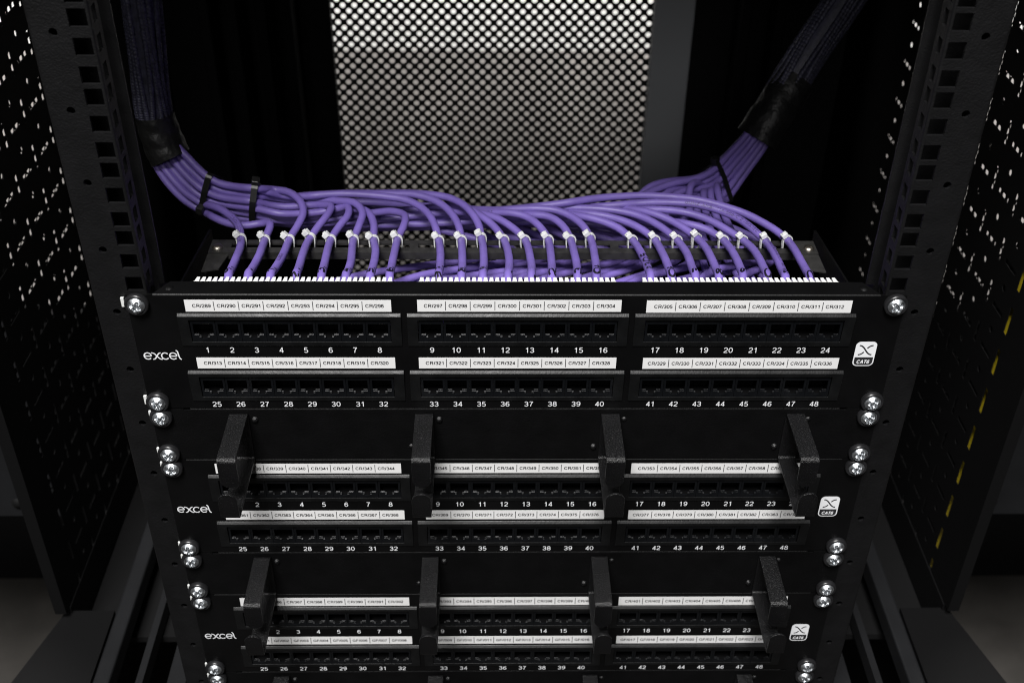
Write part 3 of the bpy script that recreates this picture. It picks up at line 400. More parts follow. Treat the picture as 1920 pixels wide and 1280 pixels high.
30:'-118,31,-54 -115.4,43.8,-53.7 -107.7,54.9,-53.1 -98.8,65.1,-53.1 -89.1,74.4,-53.8 -78.9,83.2,-54.9 -68.4,91.6,-56 -57.6,99.7,-57.3 -46.6,107.4,-58.5 -34.8,113.9,-59.9 -22.7,119.5,-61.4 -10.3,124.7,-62.9 2,129.9,-64.5 14.3,135.3,-66 26.4,141.3,-67.4 37.8,148.8,-68.5 42.2,160.6,-68.7 34.3,171,-67.6 23.8,179.3,-66.7 12.7,187.1,-66 2.1,195.6,-65.3 5.8,203.7,-65.8 19.2,203.9,-66.6 32.7,203,-66.9 46.2,202.4,-66.9 59.6,200.8,-66.7 73.1,198.5,-66.5 87.1,198.9,-66.6 99.3,204.9,-64.4 108.4,213.9,-60.5 116.5,224.3,-57.5 125.7,234.2,-56.1 135.7,243.2,-58 146.3,251.2,-60.2 157.1,259,-60.8 167.5,267,-58.9 176.8,275.2,-54.1 185.9,282.5,-47.5 194.9,288.5,-39.5 203.2,293.6,-30.2 210.3,297.5,-19.5 215,300.1,-12.2',
31:'-102.6,31,-54 -100,43.9,-53.7 -92.5,55.1,-53 -83.6,65.3,-53.2 -73.7,74.4,-54.5 -63.2,82.8,-56.1 -52.5,90.9,-57.7 -41.7,98.8,-59.3 -30.6,106.5,-60.5 -18.9,113.2,-61.7 -6.8,119.2,-62.7 5.5,124.9,-63.8 17.7,130.7,-64.7 29.8,136.8,-65.7 41.1,144.1,-66.7 50.8,153.5,-67.4 51.7,166.2,-67 43,176.6,-65.8 32.7,185.4,-64.6 22.2,193.8,-63.3 12.1,202.7,-61.4 16.9,210.2,-59.7 30.4,209.9,-59.5 43.8,208.7,-59.7 57.3,207.6,-59.6 70.5,205.1,-59.5 83.7,203.3,-59.1 96.1,206.9,-58.5 104.5,217,-58 112.2,227.8,-58.6 122.2,236.9,-60 132.9,245.5,-62.2 143.4,254.2,-63.7 154.3,262.5,-64.5 165.2,270.5,-63.4 175,278.5,-59.1 184.1,285.9,-52.6 193.3,292.2,-45 201.9,297.5,-36 209.4,301.7,-25.6 216.4,305.5,-14.7',
32:'-87.2,31,-54 -84.6,43.9,-53.6 -77.3,55.2,-52.9 -68.5,65.4,-53.4 -58.7,74.4,-55.1 -48.3,82.8,-57.3 -37.8,90.9,-59.6 -27.2,98.9,-61.9 -16.5,106.8,-63.9 -5.2,113.9,-65.7 6.4,120.5,-67.6 18.1,127,-69.3 29.6,133.8,-71 40.9,140.9,-72.7 51.6,148.8,-74.6 60.6,158.4,-76.6 62,170.9,-78.3 53.8,181.3,-79 43.7,190.3,-79.3 33.6,199.3,-78.2 23.7,208.6,-77.4 23.8,218.1,-79.6 36.5,218.3,-83.7 49.4,217.1,-87.1 62.6,216,-89.3 75.8,213.7,-90.5 89,211.9,-90.1 101.1,214.7,-86.2 108.4,222.2,-78.1 114.2,231.2,-70.2 121.6,241,-64.9 131.3,250.4,-64.5 141.7,258.9,-66.4 152.3,266.8,-68.1 162.9,274.8,-68.1 172.9,282.7,-64.1 182.2,289.9,-57.6 191.6,296.2,-50.2 200.5,301.5,-41.6 208.4,306,-31.7 215.4,309.6,-20.7 217.8,310.9,-17.1',
33:'-55,31,-54 -52.5,44,-53.7 -45.3,55.5,-53 -37.4,66.4,-53.3 -29.1,77.1,-54.3 -20.4,87.4,-55.6 -11.4,97.5,-57.2 -1.9,107,-58.9 8.1,116,-60.7 19.2,123.5,-62.7 30.9,130.2,-64.7 42.7,136.4,-66.9 54.5,142.6,-69.1 66.3,149,-71.3 77.6,156.1,-73.4 83.3,166.9,-75.3 72.6,174.4,-74.6 60.3,179.4,-73.5 47.8,184.1,-72.7 44.8,190.9,-75.4 57.6,192.7,-80.1 70.7,193.6,-83.5 84.4,193.4,-85.2 98.5,192.6,-85 110.1,197.5,-80 115.8,206.6,-70.2 120.5,217.4,-61.9 128.5,227.4,-56.7 139.4,235.4,-55.3 151.9,241.8,-57.2 163.4,249.7,-58.3 173,258.8,-56 181.5,268,-51 190.1,275.6,-44.3 198.6,281.8,-35.9 206.2,286.8,-26 213,290.7,-15 215.3,292,-11.3',
34:'-39.6,31,-54 -37.1,43.9,-53.6 -30.2,55.4,-52.9 -22.5,66.4,-53.4 -14.5,77,-55.1 -6.2,87.4,-57.1 2.4,97.4,-59.3 11.6,107,-61.4 21.3,116,-63.2 32.1,123.7,-64.7 43.6,130.6,-66.2 55.3,137,-67.5 67,143.6,-68.9 78.4,150.7,-70.3 89.1,158.8,-71.6 94.2,170.3,-72.4 83.7,178.4,-71.3 71.4,183.9,-69.8 59,189.1,-68.3 54,196.3,-69.4 66.5,198,-73.7 79.4,199.1,-76.7 92.7,200.1,-77.5 106.3,201.8,-77.5 116.2,210,-73.5 123.9,219.4,-67.8 131.3,229.7,-63.6 140.3,239.3,-62.6 150.2,248.2,-62.8 161.1,256.3,-62.6 171.2,264.1,-60.5 179.9,272.3,-55.7 188.6,279.7,-49.2 197.3,285.8,-41.2 205.3,290.9,-31.8 212.2,294.9,-21.1 216.7,297.4,-13.8',
35:'-24.1,31,-54 -21.8,44.1,-53.6 -15.2,55.8,-52.9 -6.9,66.6,-53.5 2.5,76.1,-55.3 12.4,85.1,-57.6 22.3,94,-59.8 32.2,103.2,-61.5 42.4,111.9,-62.9 53.2,120.1,-64.1 64.3,127.9,-65.3 75.3,135.7,-66.4 86,143.9,-67.5 95.9,153,-68.5 103.6,164,-69.4 102.6,176.8,-69.9 94,187.3,-69.8 83.9,196.5,-70.3 73.8,205.8,-69.8 75,213.3,-70.5 88,210.4,-72.4 101.8,209.4,-73.6 113.4,215.2,-71.1 121.6,224.4,-67.1 129.7,234.7,-64.8 139.3,244.1,-65.1 149.6,252.6,-66.2 160.4,261.1,-66.6 171,269.4,-64.5 180.4,277.7,-59.1 189.5,285.1,-52.2 198.5,291.2,-44 206.6,296.3,-34.5 213.6,300.3,-23.6 218.2,302.8,-16.2',
36:'-8.7,31,-54 -6.4,44.1,-53.6 0.2,55.9,-52.8 7.9,66.9,-53.6 16.4,77.2,-55.9 25.3,87,-58.6 34.6,96.5,-61.2 44.2,105.8,-63.3 54.5,114.4,-64.6 65.5,122.2,-65.6 76.7,129.7,-66.4 87.9,137.2,-67.1 98.9,145.2,-67.8 108.9,154.2,-68.3 115.3,165.9,-68.7 110.9,178.2,-67.8 102,188.1,-66 92.2,197.1,-64 82.3,207,-63.4 85.1,214.7,-63.5 98.1,213.2,-64.2 110.7,216.6,-66.4 119,227.9,-67.7 127.6,238.8,-68.1 137.6,247.8,-69 147.7,256.1,-70.3 157.7,264.4,-71 168.1,272.9,-69.7 178.1,281.1,-64.6 187.5,288.5,-57.5 196.8,294.9,-49.6 205.4,300.2,-40.4 212.7,304.5,-29.8 219.6,308.2,-18.7',
37:'6.8,31,-54 8.9,44.1,-53.6 15.1,56.1,-52.9 23.3,66.8,-53.5 33,76,-55.4 43.2,84.6,-57.6 53.5,93.1,-59.5 63.8,101.8,-61.1 74.6,109.8,-62.4 85.7,117.5,-63.6 96.7,125.3,-64.7 107.4,133.4,-65.5 117.6,142.2,-66.3 124.8,153.3,-66.4 120.9,165.4,-64.8 111.6,174.8,-62.9 101.3,183.2,-61.7 91.1,191.5,-60 96.7,192.9,-58.8 109.6,188.2,-59.1 120.6,194.5,-59.7 126.9,205.8,-60.4 133.4,217,-61.2 141.5,227.7,-62.7 150,238,-64.1 160,247.6,-64 170.2,256.7,-63.1 179.4,265.6,-59.6 187.9,273.9,-53.5 196.6,280.8,-46 204.8,286.5,-37 211.9,290.9,-26.5 218.5,294.7,-15.3',
38:'22.2,31,-54 24.2,44.1,-53.7 30.2,56.2,-53 38.3,67,-53.5 48,76.1,-55 58.1,84.8,-57 68.1,93.6,-59.1 77.7,102.7,-61.3 87.8,111.3,-63.5 98.2,119.6,-65.6 108.6,128.1,-67.6 118.5,137.2,-69.6 127.5,147.1,-71.7 134.6,158.3,-74 134,170.9,-76.4 124.4,180.3,-77.5 113.2,187.8,-78.1 101.8,195,-79.7 103,198,-86.5 115,193.1,-90.7 124.3,198.4,-85.4 127.9,207.5,-76 130.7,217.6,-67.4 135.9,228.2,-60.8 145.2,238,-60.3 155,247.3,-63.8 165,256.4,-67.2 174.6,266,-65.9 183.4,274.6,-60.7 192.1,282.2,-53.9 200.8,288.4,-45.7 208.7,293.6,-36.2 215.5,297.6,-25.2 219.9,300.1,-17.8',
39:'37.7,31,-54 39.7,44.1,-53.6 45.7,56.1,-52.9 53,67.4,-53.2 61.2,78,-54.2 69.9,88.2,-55.5 78.9,98.1,-57 88.3,107.7,-58.5 98.5,116.2,-60.4 109.1,124.1,-62.7 119.7,131.8,-65.1 130.1,139.9,-67.6 139.6,148.9,-70.2 146.1,160.3,-72.3 142.1,172.6,-73.3 133,182.4,-73.2 122.6,191.1,-72.9 111.8,199.6,-72.8 108.6,208.8,-78 121,207.9,-84.5 129,216.2,-79.4 133.6,224.5,-70.7 139.9,233.8,-65.1 148.4,243.8,-66.3 156.8,253.7,-69.6 165.5,263.8,-71.6 175.6,273,-69.4 184.7,280.9,-63.6 193.6,288.1,-56.5 202.3,294.1,-48.2 210.2,299.1,-38.6 216.9,303,-27.7 221.4,305.5,-20.3',
40:'53.1,31,-54 55.1,44.1,-53.6 60.8,56.3,-52.8 68,67.7,-53.8 76.1,78.2,-56.3 84.6,88.2,-59.1 93.5,98,-61.9 102.8,107.6,-64.2 113.1,115.9,-66.3 123.9,123.9,-68.4 134.5,131.9,-70.6 144.7,140.4,-72.5 153.3,150.3,-73.7 155.9,162.7,-74.4 149.8,174.3,-74 141.3,184.4,-73.4 132.8,194.1,-73.1 125.1,203.6,-73.2 120,214.1,-75.1 131.7,211.5,-79.4 137.6,222.3,-74.7 141.1,234.3,-70.6 147.4,245.9,-71.2 155.1,256.4,-74.1 163.5,266.5,-76.4 172.4,276.5,-75.5 181.9,284.9,-69.7 191.2,291.9,-62.2 200.4,298,-54 208.9,303.2,-44.7 216.1,307.3,-33.9 222.8,310.9,-22.8',
41:'87,31,-54 88.8,44.2,-53.6 94.1,56.6,-52.9 100.3,68.5,-53.7 107,80.1,-55.6 114.2,91.3,-57.9 121.9,102.1,-60.1 130.5,112.3,-61.9 140.7,120.9,-63.6 151.5,128.9,-65.9 162,137,-69.9 171.9,145.8,-72 178.2,157.5,-73 171.6,168.6,-73.3 161,176.5,-73.3 150.2,184.1,-73.2 140.5,192.9,-72.9 137.8,205,-71.2 141.6,216.5,-68.9 148.2,227,-68.8 157.5,235.9,-70.4 167.3,244.7,-70.6 176.7,254.9,-67 185.1,264.7,-60.9 193.4,273,-53.6 201.7,279.9,-45.2 209.4,285.4,-35.4 215.9,289.4,-24.3 220.2,292,-16.9',
42:'102.4,31,-54 104.2,44.2,-53.7 109.3,56.6,-53 114.9,68.9,-53.3 120.3,81.1,-54.2 126.1,93.2,-55.3 132.7,104.9,-56.5 140.6,115.6,-57.7 150.8,124.2,-59 162.4,130.9,-60.4 174.2,137.4,-62.4 185,145.2,-65 188.8,157.1,-67.4 180,167.4,-67.8 169.2,175.6,-67.5 158.3,183.4,-66.6 148.2,192.3,-65.2 143,204.3,-63.4 143.6,217.4,-61 148.2,229.7,-59.7 156,240.2,-62.9 164.9,250,-67.7 174.8,259.7,-68.8 183.7,268.7,-64.9 192,276.7,-58.2 200.4,283.7,-50.4 208.4,289.3,-41.3 215.3,293.7,-30.6 221.7,297.4,-19.4',
43:'117.9,31,-54 119.4,44.3,-53.5 124.1,56.9,-52.7 130.1,68.9,-53.1 137.1,80.2,-54.6 144.8,91.1,-56.5 152.6,101.9,-58.4 161.1,112.2,-60.1 170.4,121.7,-61.9 179.9,131.1,-63.6 188.9,140.9,-65.8 196.5,151.8,-67.9 199.5,164.7,-69.1 192.8,176.1,-68.3 182.5,184.5,-66.7 171.6,191.9,-64.9 161.1,199.5,-63.3 152.7,209.2,-62.5 149.8,221.7,-63.2 151.9,234.4,-65.8 157.8,245.6,-70.3 165.6,255.7,-73.6 175,265.7,-73.4 184.3,274.7,-68.4 193.1,282.5,-61.2 201.7,289.3,-53.2 209.8,294.8,-43.8 216.7,299.1,-33.1 223.1,302.8,-21.9',
44:'133.4,31,-54 133.8,44.5,-53.6 135.1,57.9,-53 137.5,70.7,-56.1 140.4,82.8,-61.6 142.9,95.2,-66.6 143.9,108.4,-69.1 143.3,121.9,-69.3 142.2,135.3,-67.1 140.8,148.8,-64.8 139.3,162.2,-62.8 138.3,175.5,-60.7 138.1,188.8,-58.2 138,201.8,-54 138.9,214.7,-49.7 141.9,227.8,-47.5 147.8,239.4,-50.5 154.9,248.5,-57.6 162.2,257.1,-66.3 170.2,266,-73.7 179.3,275.4,-74.6 188.3,283.4,-68.7 197,290.6,-61.3 205.7,296.7,-52.9 213.6,301.9,-43 220.2,305.7,-31.9 224.6,308.2,-24.4',
45:'148.8,31,-54 149.2,44.4,-53.5 150.4,57.8,-52.8 151.7,71,-55.1 153.3,83.8,-59.4 154.6,96.4,-64.2 155.2,109.4,-68.3 154.3,122.8,-70.5 152,136.2,-69.8 149.3,149.2,-66.8 146.6,162.1,-63.5 144.7,175,-60.5 143.6,187.6,-56.5 143.3,199.8,-52.3 145.1,212.1,-51 150.9,222.6,-55.3 159,231.1,-61.4 168.1,239.6,-67.5 176.7,249.6,-71.9 184.4,261,-69.6 192.2,270.1,-62.8 200.2,278.1,-55.2 208.1,284.5,-46.3 215.1,289.6,-36 221.3,293.4,-24.7 223.4,294.7,-20.9',
46:'164.2,31,-54 164.8,44.5,-53.4 166,57.9,-52.6 166.9,71.2,-55.2 167.8,83.8,-59.9 168.2,96.5,-64.4 167.6,109.7,-67.2 165.3,123,-67 161.7,136,-65.1 157.5,148.7,-63.4 154,161.6,-61.4 151.9,174.7,-59 150.3,187.6,-55.2 149.5,200.5,-51.2 150.3,213.7,-48.8 153,226.4,-51.6 158.3,236.2,-59.2 165.2,244.6,-67.8 173.7,253.4,-74.6 182.2,264.3,-74.5 190.4,273.6,-68.3 198.6,281.4,-60.7 206.8,288.2,-52.2 214.3,293.6,-42.3 220.7,297.6,-31 224.9,300.1,-23.4',
47:'179.7,31,-54 180.3,44.4,-53.4 181.5,57.7,-52.6 181.7,70.7,-55.7 181.2,82.8,-61.4 180.1,95.2,-66.4 178.1,108.3,-68.5 175.4,121.5,-68.5 172.3,134.6,-67.5 169.2,147.6,-65.9 166,160.4,-64.4 163,173.2,-62.6 160.6,186.2,-60.5 158.4,198.7,-56.8 156.7,210.9,-52.1 157.5,223.8,-50.2 161.2,235.5,-54.9 165.9,245.3,-62.9 171.2,254.6,-72.2 178.2,264.5,-78.6 186.4,274.6,-75.8 194.8,282.5,-68.5 203.1,289.7,-60.6 211.1,295.8,-51.5 218.1,300.5,-41.1 224.3,304.2,-29.7 226.4,305.5,-25.9',
48:'195.1,31,-54 195.8,44.5,-53.4 197.1,57.9,-52.7 196.7,71.1,-55.5 195.3,83.6,-60.8 193.3,96.1,-65.8 190.5,109.1,-69 186.7,122.2,-69.9 182.2,135.1,-69.7 177.8,147.8,-67.8 173.7,160.4,-65.1 170.1,173.1,-62.4 167.2,186.1,-59.8 164.7,198.9,-55.8 163.1,211.8,-51.4 163,225.3,-48.9 165.3,238.3,-52.1 168.8,248.8,-60.2 172.1,258.6,-69.9 176,268.5,-78.9 183.2,278.8,-80.1 192,286.5,-73.8 200.8,293.4,-66.1 209.4,299.5,-57.4 217.1,304.6,-47.4 223.6,308.4,-36.1 227.8,310.9,-28.4',
}

# ---------------------------------------------------------------- room
wall = thing('back_wall', 'far wall behind the mesh door, white above and warm grey below', 'wall', (0, 1290, -900))
b = MB(); b.box(-2600, 2600, 0, 60, 541, 730); b.build('upper_band', 'wall_white', wall)  # wall top cut low to keep its reflection off the panel lip
b = MB(); b.box(-2600, 2600, 0, 60, 0, 541); b.build('lower_band', 'wall_grey', wall)
b = MB(); b.box(-2600, 2600, -900, 1350, -960, -900)
tag(b.build('floor', 'tile'), 'dark grey raised floor tiles around the cabinet', None, None, 'structure')
b = MB(); b.box(-2600, 2600, 720, 1289, -899.5, -892)  # sheet added to darken the rear floor
tag(b.build('floor_shade', 'floor_shade'), 'added dark strip standing in for shade along the far wall', None, None, 'structure')
for s in (-1, 1):
    t = thing('adjacent_cabinet', 'dark grey neighbouring cabinet plinth at the %s edge of the photo' % ('left' if s < 0 else 'right'), 'cabinet', (s * 680, 250, -900), 'neighbouring cabinets')
    b = MB(); b.box(-240, 240, 0, 30, 470, 760); b.build('front_panel', 'rail_paint', t)
    b = MB(); b.box(-236, 236, 350, 380, 0, 468); b.build('plinth', 'frame_black', t)
    o = lathe_mb([(0.01, -2.5), (5, -2.2), (6.5, 0)], 14).build('bolt', 'frame_black', t, True, (-s * 196, 0, 470))
    o.location.z = 0.487

# ---------------------------------------------------------------- the rack
rack = thing('equipment_rack', 'black steel equipment rack with square-holed posts and perforated side plates', 'server rack', (0, 300, -900))
RO = Vector((0, 300, -900))
def rp(mb, name, m, smooth=False):
    mb.v = [(x - RO.x, y - RO.y, z - RO.z) for x, y, z in mb.v]
    return mb.build(name, m, rack, smooth)
zt = []
z0 = -44.45 * 10
hole_z = [z0 + 44.45 * k + d for k in range(0, 17) for d in (6.35, 22.225, 38.1)]
for s in (-1, 1):
    # front flange
    hw = 5.0
    us = [227.2, 232.55 - hw, 232.55 + hw, 244.2, 249.4, 257.6]
    us = [s * u for u in us]
    small = [30.25 - 14.0 + 44.45 * j + 14.0 for j in range(-11, 7)]
    vs = [z0, 320]
    for z in hole_z: vs += [z - hw, z + hw]
    for z in small: vs += [z - 2.6, z + 2.6]
    vs = [v for v in vs if z0 <= v <= 320]
    def kind(u, v):
        au = abs(u)
        if abs(au - 232.55) < hw and any(abs(v - z) < hw for z in hole_z): return 1
        if 244.2 < au < 249.4 and any(abs(v - z) < 2.6 for z in small): return 2
        return 0
    # merge cuts closer than 0.2
    vs = sorted(vs); vv = [vs[0]]
    for v in vs[1:]:
        if v - vv[-1] > 0.2: vv.append(v)
    mb = grid_plate(us, vv, kind, 1.8, 3.8, FRONT)
    # rounded corners and returns: outer side flange, inner flange with slots
    prof = [(s * (257.6 + 2.0 * math.sin(a)), 3.8 - 2.0 * math.cos(a)) for a in [i * math.pi / 12 for i in range(7)]] + [(s * 259.6, 34)]
    n = len(prof); v = [(x, y, z) for z in (z0, 320) for x, y in prof]
    mb.add(v, [(i, i + 1, n + i + 1, n + i) for i in range(n - 1)])
    prof = [(s * (227.2 - 1.4 * math.sin(a)), 3.2 - 1.4 * math.cos(a)) for a in [i * math.pi / 12 for i in range(7)]]
    n = len(prof); v = [(x, y, z) for z in (z0, 320) for x, y in prof]
    mb.add(v, [(i, i + 1, n + i + 1, n + i) for i in range(n - 1)])
    fz = [z0, 320]
    for z in hole_z: fz += [z - 4.6, z + 4.6]
    fl = grid_plate([3.2, 6.0, 12.6, 17], [q for q in fz if z0 <= q <= 320],
                    lambda u, v: 1 if 6 < u < 12.6 and any(abs(v - z) < 4.6 for z in hole_z) else 0,
                    s * 225.8, s * 227.4, lambda u, v, d: (d, u, v))
    mb.add(fl.v, fl.f)
    mb.box(min(s * 224, s * 259.4), max(s * 224, s * 259.4), 31, 33, z0, 320)
    o = rp(mb, 'mounting_post', 'post_paint')
    # perforated lacing plate
    ys = [112, 545, 698]; zs = [-412, 330]
    oy = 0 if s < 0 else 12; Vy = [148 + oy + 44.4 * i for i in range(8)]; Oy = [170.3 + oy + 44.4 * i for i in range(8)]
    Zc = [-251.6 + 40.3 * k for k in range(-4, 15)]
    for y in Vy: ys += [y - 2.1, y + 2.1]
    if s > 0: ys += [Vy[0] - 2.7, Vy[0] + 2.7]; zs += [q for z in Zc for q in (z - 12.4, z + 12.4)]
    for y in Oy: ys += [y - 10.2, y - 3.2, y + 3.2, y + 10.2]
    for z in Zc: zs += [z - 10.2, z + 10.2, z - 5.7, z - 1.7, z + 13.4, z + 19.8]
    ys = sorted(q for q in ys if 112 <= q <= 545 or q == 698); zs = sorted(q for q in zs if -412 <= q <= 330)
    def kind2(u, v):
        for z in Zc:
            if any(abs(u - y) < 2.1 for y in Vy) and abs(v - z) < 10.2: return 1
            if s > 0 and abs(u - Vy[0]) < 2.7 and abs(v - z) < 12.4: return 1
            if any(abs(u - y) < 10.2 for y in Oy) and z - 5.7 < v < z - 1.7: return 1
            if any(abs(u - y) < 3.2 for y in Oy) and z + 13.4 < v < z + 19.8: return 2
        return 0
    mb = grid_plate(ys, zs, kind2, s * 394, s * 394.6, lambda u, v, d: (d, u, v), 8)
    b = MB(); b.box(min(s * 394, s * 404), max(s * 394, s * 404), 108, 112, -412, 330); mb.add(b.v, b.f)
    rp(mb, 'lacing_plate', 'plate_black')
    b = MB(); b.box(min(s * 393, s * 396), max(s * 393, s * 396), 116, 698, -898, -412.5); rp(b, 'side_skirt', 'plate_black')
    mb = perforated(156, 620, -330, 330, 10.4, 2.95, lambda u, v, d, s=s: (s * (414 + d), u, v), 0.3, 8)
    rp(mb, 'side_mesh', 'frame_black')
    # base rails and splayed plinth
    b = MB()
    x0, x1 = (340.5, 354.5)
    b.box(min(s * x0, s * x1), max(s * x0, s * x1), -160, 620, -440, -420)
    bevel(rp(b, 'base_rail', 'rail_paint'), 2)
    b = MB(); b.box(min(s * 318, s * 324), max(s * 318, s * 324), -160, 620, -452, -436)
    rp(b, 'base_rail', 'rail_paint')
    b = MB(); b.box(min(s * 284, s * 300), max(s * 284, s * 300), -160, 620, -470, -446)
    rp(b, 'base_rail', 'rail_paint')
    b = MB()
    q = [(s * 399, 119), (s * 446, -40), (s * 356, -40), (s * 356, 119)]
    b.add([(x, y, z) for z in (-440, -420) for x, y in q], [(0, 1, 2, 3), (7, 6, 5, 4), (0, 4, 5, 1), (1, 5, 6, 2), (2, 6, 7, 3), (3, 7, 4, 0)])
    rp(b, 'plinth_wing', 'plate_black')
    b = MB(); b.box(min(s * 380, s * 392), max(s * 380, s * 392), 118, 132, -900, -445); rp(b, 'leg', 'frame_black')
    b = MB(); b.box(min(s * 380, s * 392), max(s * 380, s * 392), 640, 660, -900, -445); rp(b, 'leg', 'frame_black')
b = MB(); b.box(-400, 400, -48, 712, 332, 345); rp(b, 'shade_roof', 'plate_black')  # unseen roof, added with its front edge set to shade the deeper cables
b = MB(); b.box(-392, 392, 118, 698, -462, -455); rp(b, 'base_pan', 'frame_black')
# rear door
door = mesh('rear_door', *(lambda m: (m.v, m.f))(perforated(-199, 172, -520, 160, 13.2, 3.2, lambda u, v, d: (u - RO.x, 700 + d - RO.y, v - RO.z), 0.8, 12)), 'frame_black', rack)
b = MB(); b.box(-394, -200.5, 696.5, 712, -900, 330); rp(b, 'door_frame', 'frame_black')
b = MB(); b.box(214, 394, 696.5, 712, -900, 330); rp(b, 'door_frame', 'frame_black')
b = MB(); b.box(168, 214, 690, 708, -900, 330); bevel(rp(b, 'door_edge', 'frame_grey'), 2)
b = MB()
for x in (-330, -300, -268, -240, 262, 300): b.box(x - 5, x + 5, 640, 668, -420, 330)
for q, x in enumerate((-330, -300, -268, -240, 262, 300)):
    b = MB(); b.box(x - 6, x + 6, 640, 668, -420, 330); bevel(rp(b, 'rear_strut', 'plate_black'), 1.5)
# yellow lead behind the right lacing plate
Y = [Vector((403 + 1.2 * math.sin(z * .02), 176 + 2.2 * math.sin(z * .013), z)) for z in range(300, -880, -20)]
tag(tube_mb(Y, 3.8, 8).build('patch_lead', 'yellow_jacket', None, True), 'yellow lead hanging behind the slots of the right perforated plate', 'cable')

# ---------------------------------------------------------------- fasteners
def screw_mesh():
    n = 48; mb = MB(); rings = [0.35, 0.9, 1.4, 1.9, 2.3, 2.7, 3.2, 3.8, 4.4, 4.9, 5.25, 5.35]
    def hgt(r, a):
        h = -7.0 + 3.6 * (r / 5.35) ** 2.1          # dome, y towards the viewer is negative
        c1 = min(abs(r * math.sin(a)), abs(r * math.cos(a)))
        if r < 3.7 and c1 < 0.95: h += 2.1 * min(1, (3.7 - r) / 0.7)
        c2 = min(abs(r * math.sin(a + math.pi / 4)), abs(r * math.cos(a + math.pi / 4)))
        if r < 3.0 and c2 < 0.35: h += 0.6
        return h
    mb.v.append((0, -5.0, 0))
    for r in rings:
        for k in range(n):
            a = 2 * math.pi * k / n
            mb.v.append((r * math.cos(a), hgt(r, a), r * math.sin(a)))
    for k in range(n): mb.v.append((5.2 * math.cos(2 * math.pi * k / n), -2.2, 5.2 * math.sin(2 * math.pi * k / n)))
    for k in range(n): mb.f.append((0, 1 + k, 1 + (k + 1) % n))
    for i in range(len(rings)):
        for k in range(n):
            k2 = (k + 1) % n
            mb.f.append((1 + i * n + k, 1 + (i + 1) * n + k, 1 + (i + 1) * n + k2, 1 + i * n + k2))
    o = mb.build('screw', 'zinc', None, True); me = o.data; bpy.data.objects.remove(o)
    return me
SCREW = screw_mesh()
def tmp(mb, name, m, smooth):
    o = mb.build(name, m, None, smooth); me = o.data; bpy.data.objects.remove(o); return me
WASHER = tmp(lathe_mb([(7.3, -0.05), (7.5, -1.0), (7.4, -2.6), (6.9, -3.4), (6.2, -3.6), (5.6, -3.1), (5.0, -2.4), (4.0, -2.2)], 32), 'washer', 'washer_plastic', True)
b = MB(); b.box(-1.6, 1.6, -1.5, 0, -2.9, 2.9); NUT = tmp(b, 'cage_nut', 'nylon', False)
def fasten(root, z, top):
    for s in (-1, 1):
        sc = inst('screw', SCREW, root, (s * 232.55, 0, z))
        sc.rotation_euler = (0, random.uniform(0, 6.28), 0)
        inst('washer', WASHER, sc)
        if s < 0:
            o = inst('cage_nut', NUT, root, (-239.2 - (2.2 if z > -7 and abs(root.location.z) < .01 else 1.5 if abs(root.location.z) < .01 else random.uniform(0.2, 0.5)), 1.4, z + 0.4)); o.scale = (0.6, 1, 1.1)
        else:
            o = inst('cage_nut', NUT, root, (239.0, 1.4, z - 0.6)); o.scale = (0.3, 1, .8)

# ---------------------------------------------------------------- patch panels
BX = [-141.05, 0.0, 141.1]                      # centres of the three port blocks
PITCH = 15.45
def port_meshes():
    us = [-7.6, -6.2, -3.2, -1.85, 1.85, 3.2, 6.2, 7.6]
    vs = [-8.4, -6.4, -4.3, -2.9, 5.0, 8.4]
    def kind(u, v):
        au = abs(u)
        if -2.9 < v < 5.0 and au < 6.2: return 1
        if -4.3 < v < -2.9 and au < 3.2: return 1
        if -6.4 < v < -4.3 and au < 1.85: return 1
        return 0
    face = grid_plate(us, vs, kind, -0.55, 0.5, FRONT)
    for a, c, z in ((3.3, 6.0, -2.9), (1.95, 3.05, -4.3)):       # slanted strips added on the ledges to catch a highlight
        for s in (-1, 1):
            x0, x1 = sorted((s * a, s * c))
            face.add([(x0, -.62, z - .55), (x1, -.62, z - .55), (x1, .15, z + .06), (x0, .15, z + .06), (x0, -.5, z - .6), (x1, -.5, z - .6)], [(0, 1, 2, 3), (4, 5, 1, 0)])
    cav = MB()
    x, zb, zt_, y0, y1 = 6.9, -7.4, 6.4, 0.5, 11
    v = [(-x, y0, zb), (x, y0, zb), (x, y0, zt_), (-x, y0, zt_), (-x, y1, zb), (x, y1, zb), (x, y1, zt_), (-x, y1, zt_)]
    cav.add(v, [(0, 1, 5, 4), (1, 2, 6, 5), (2, 3, 7, 6), (3, 0, 4, 7), (4, 5, 6, 7)])
    pins = MB()
    for k in range(8):
        px = -3.57 + 1.02 * k
        pins.add([(px - .22, 7.5, 6.2), (px + .22, 7.5, 6.2), (px + .22, 3.6, 2.0), (px - .22, 3.6, 2.0)], [(0, 1, 2, 3)])
    return (tmp(face, 'port', 'jack_plastic', False), tmp(cav, 'cavity', 'cavity_shade', False), tmp(pins, 'contacts', 'contact_shaded', False))
PORT, CAV, PINS = port_meshes()
HOUSE_W = 68.7
def housing_mesh():
    us = [-HOUSE_W, -62.1, 62.1, HOUSE_W]; vs = [-12.4, -9.0, 8.0, 10.7, 12.4]
    mb = grid_plate(us, vs, lambda u, v: 1 if abs(u) < 62.1 and -9 < v < 8.0 else 0, -2.3, 0, lambda u, v, d: (u, d if d == 0 else -0.5 if v > 12 else -0.65 - 1.5 * (v + 12.4) / 24.8, v))
    return tmp(mb, 'port_block', 'black_plastic', False)
HOUSE = housing_mesh()
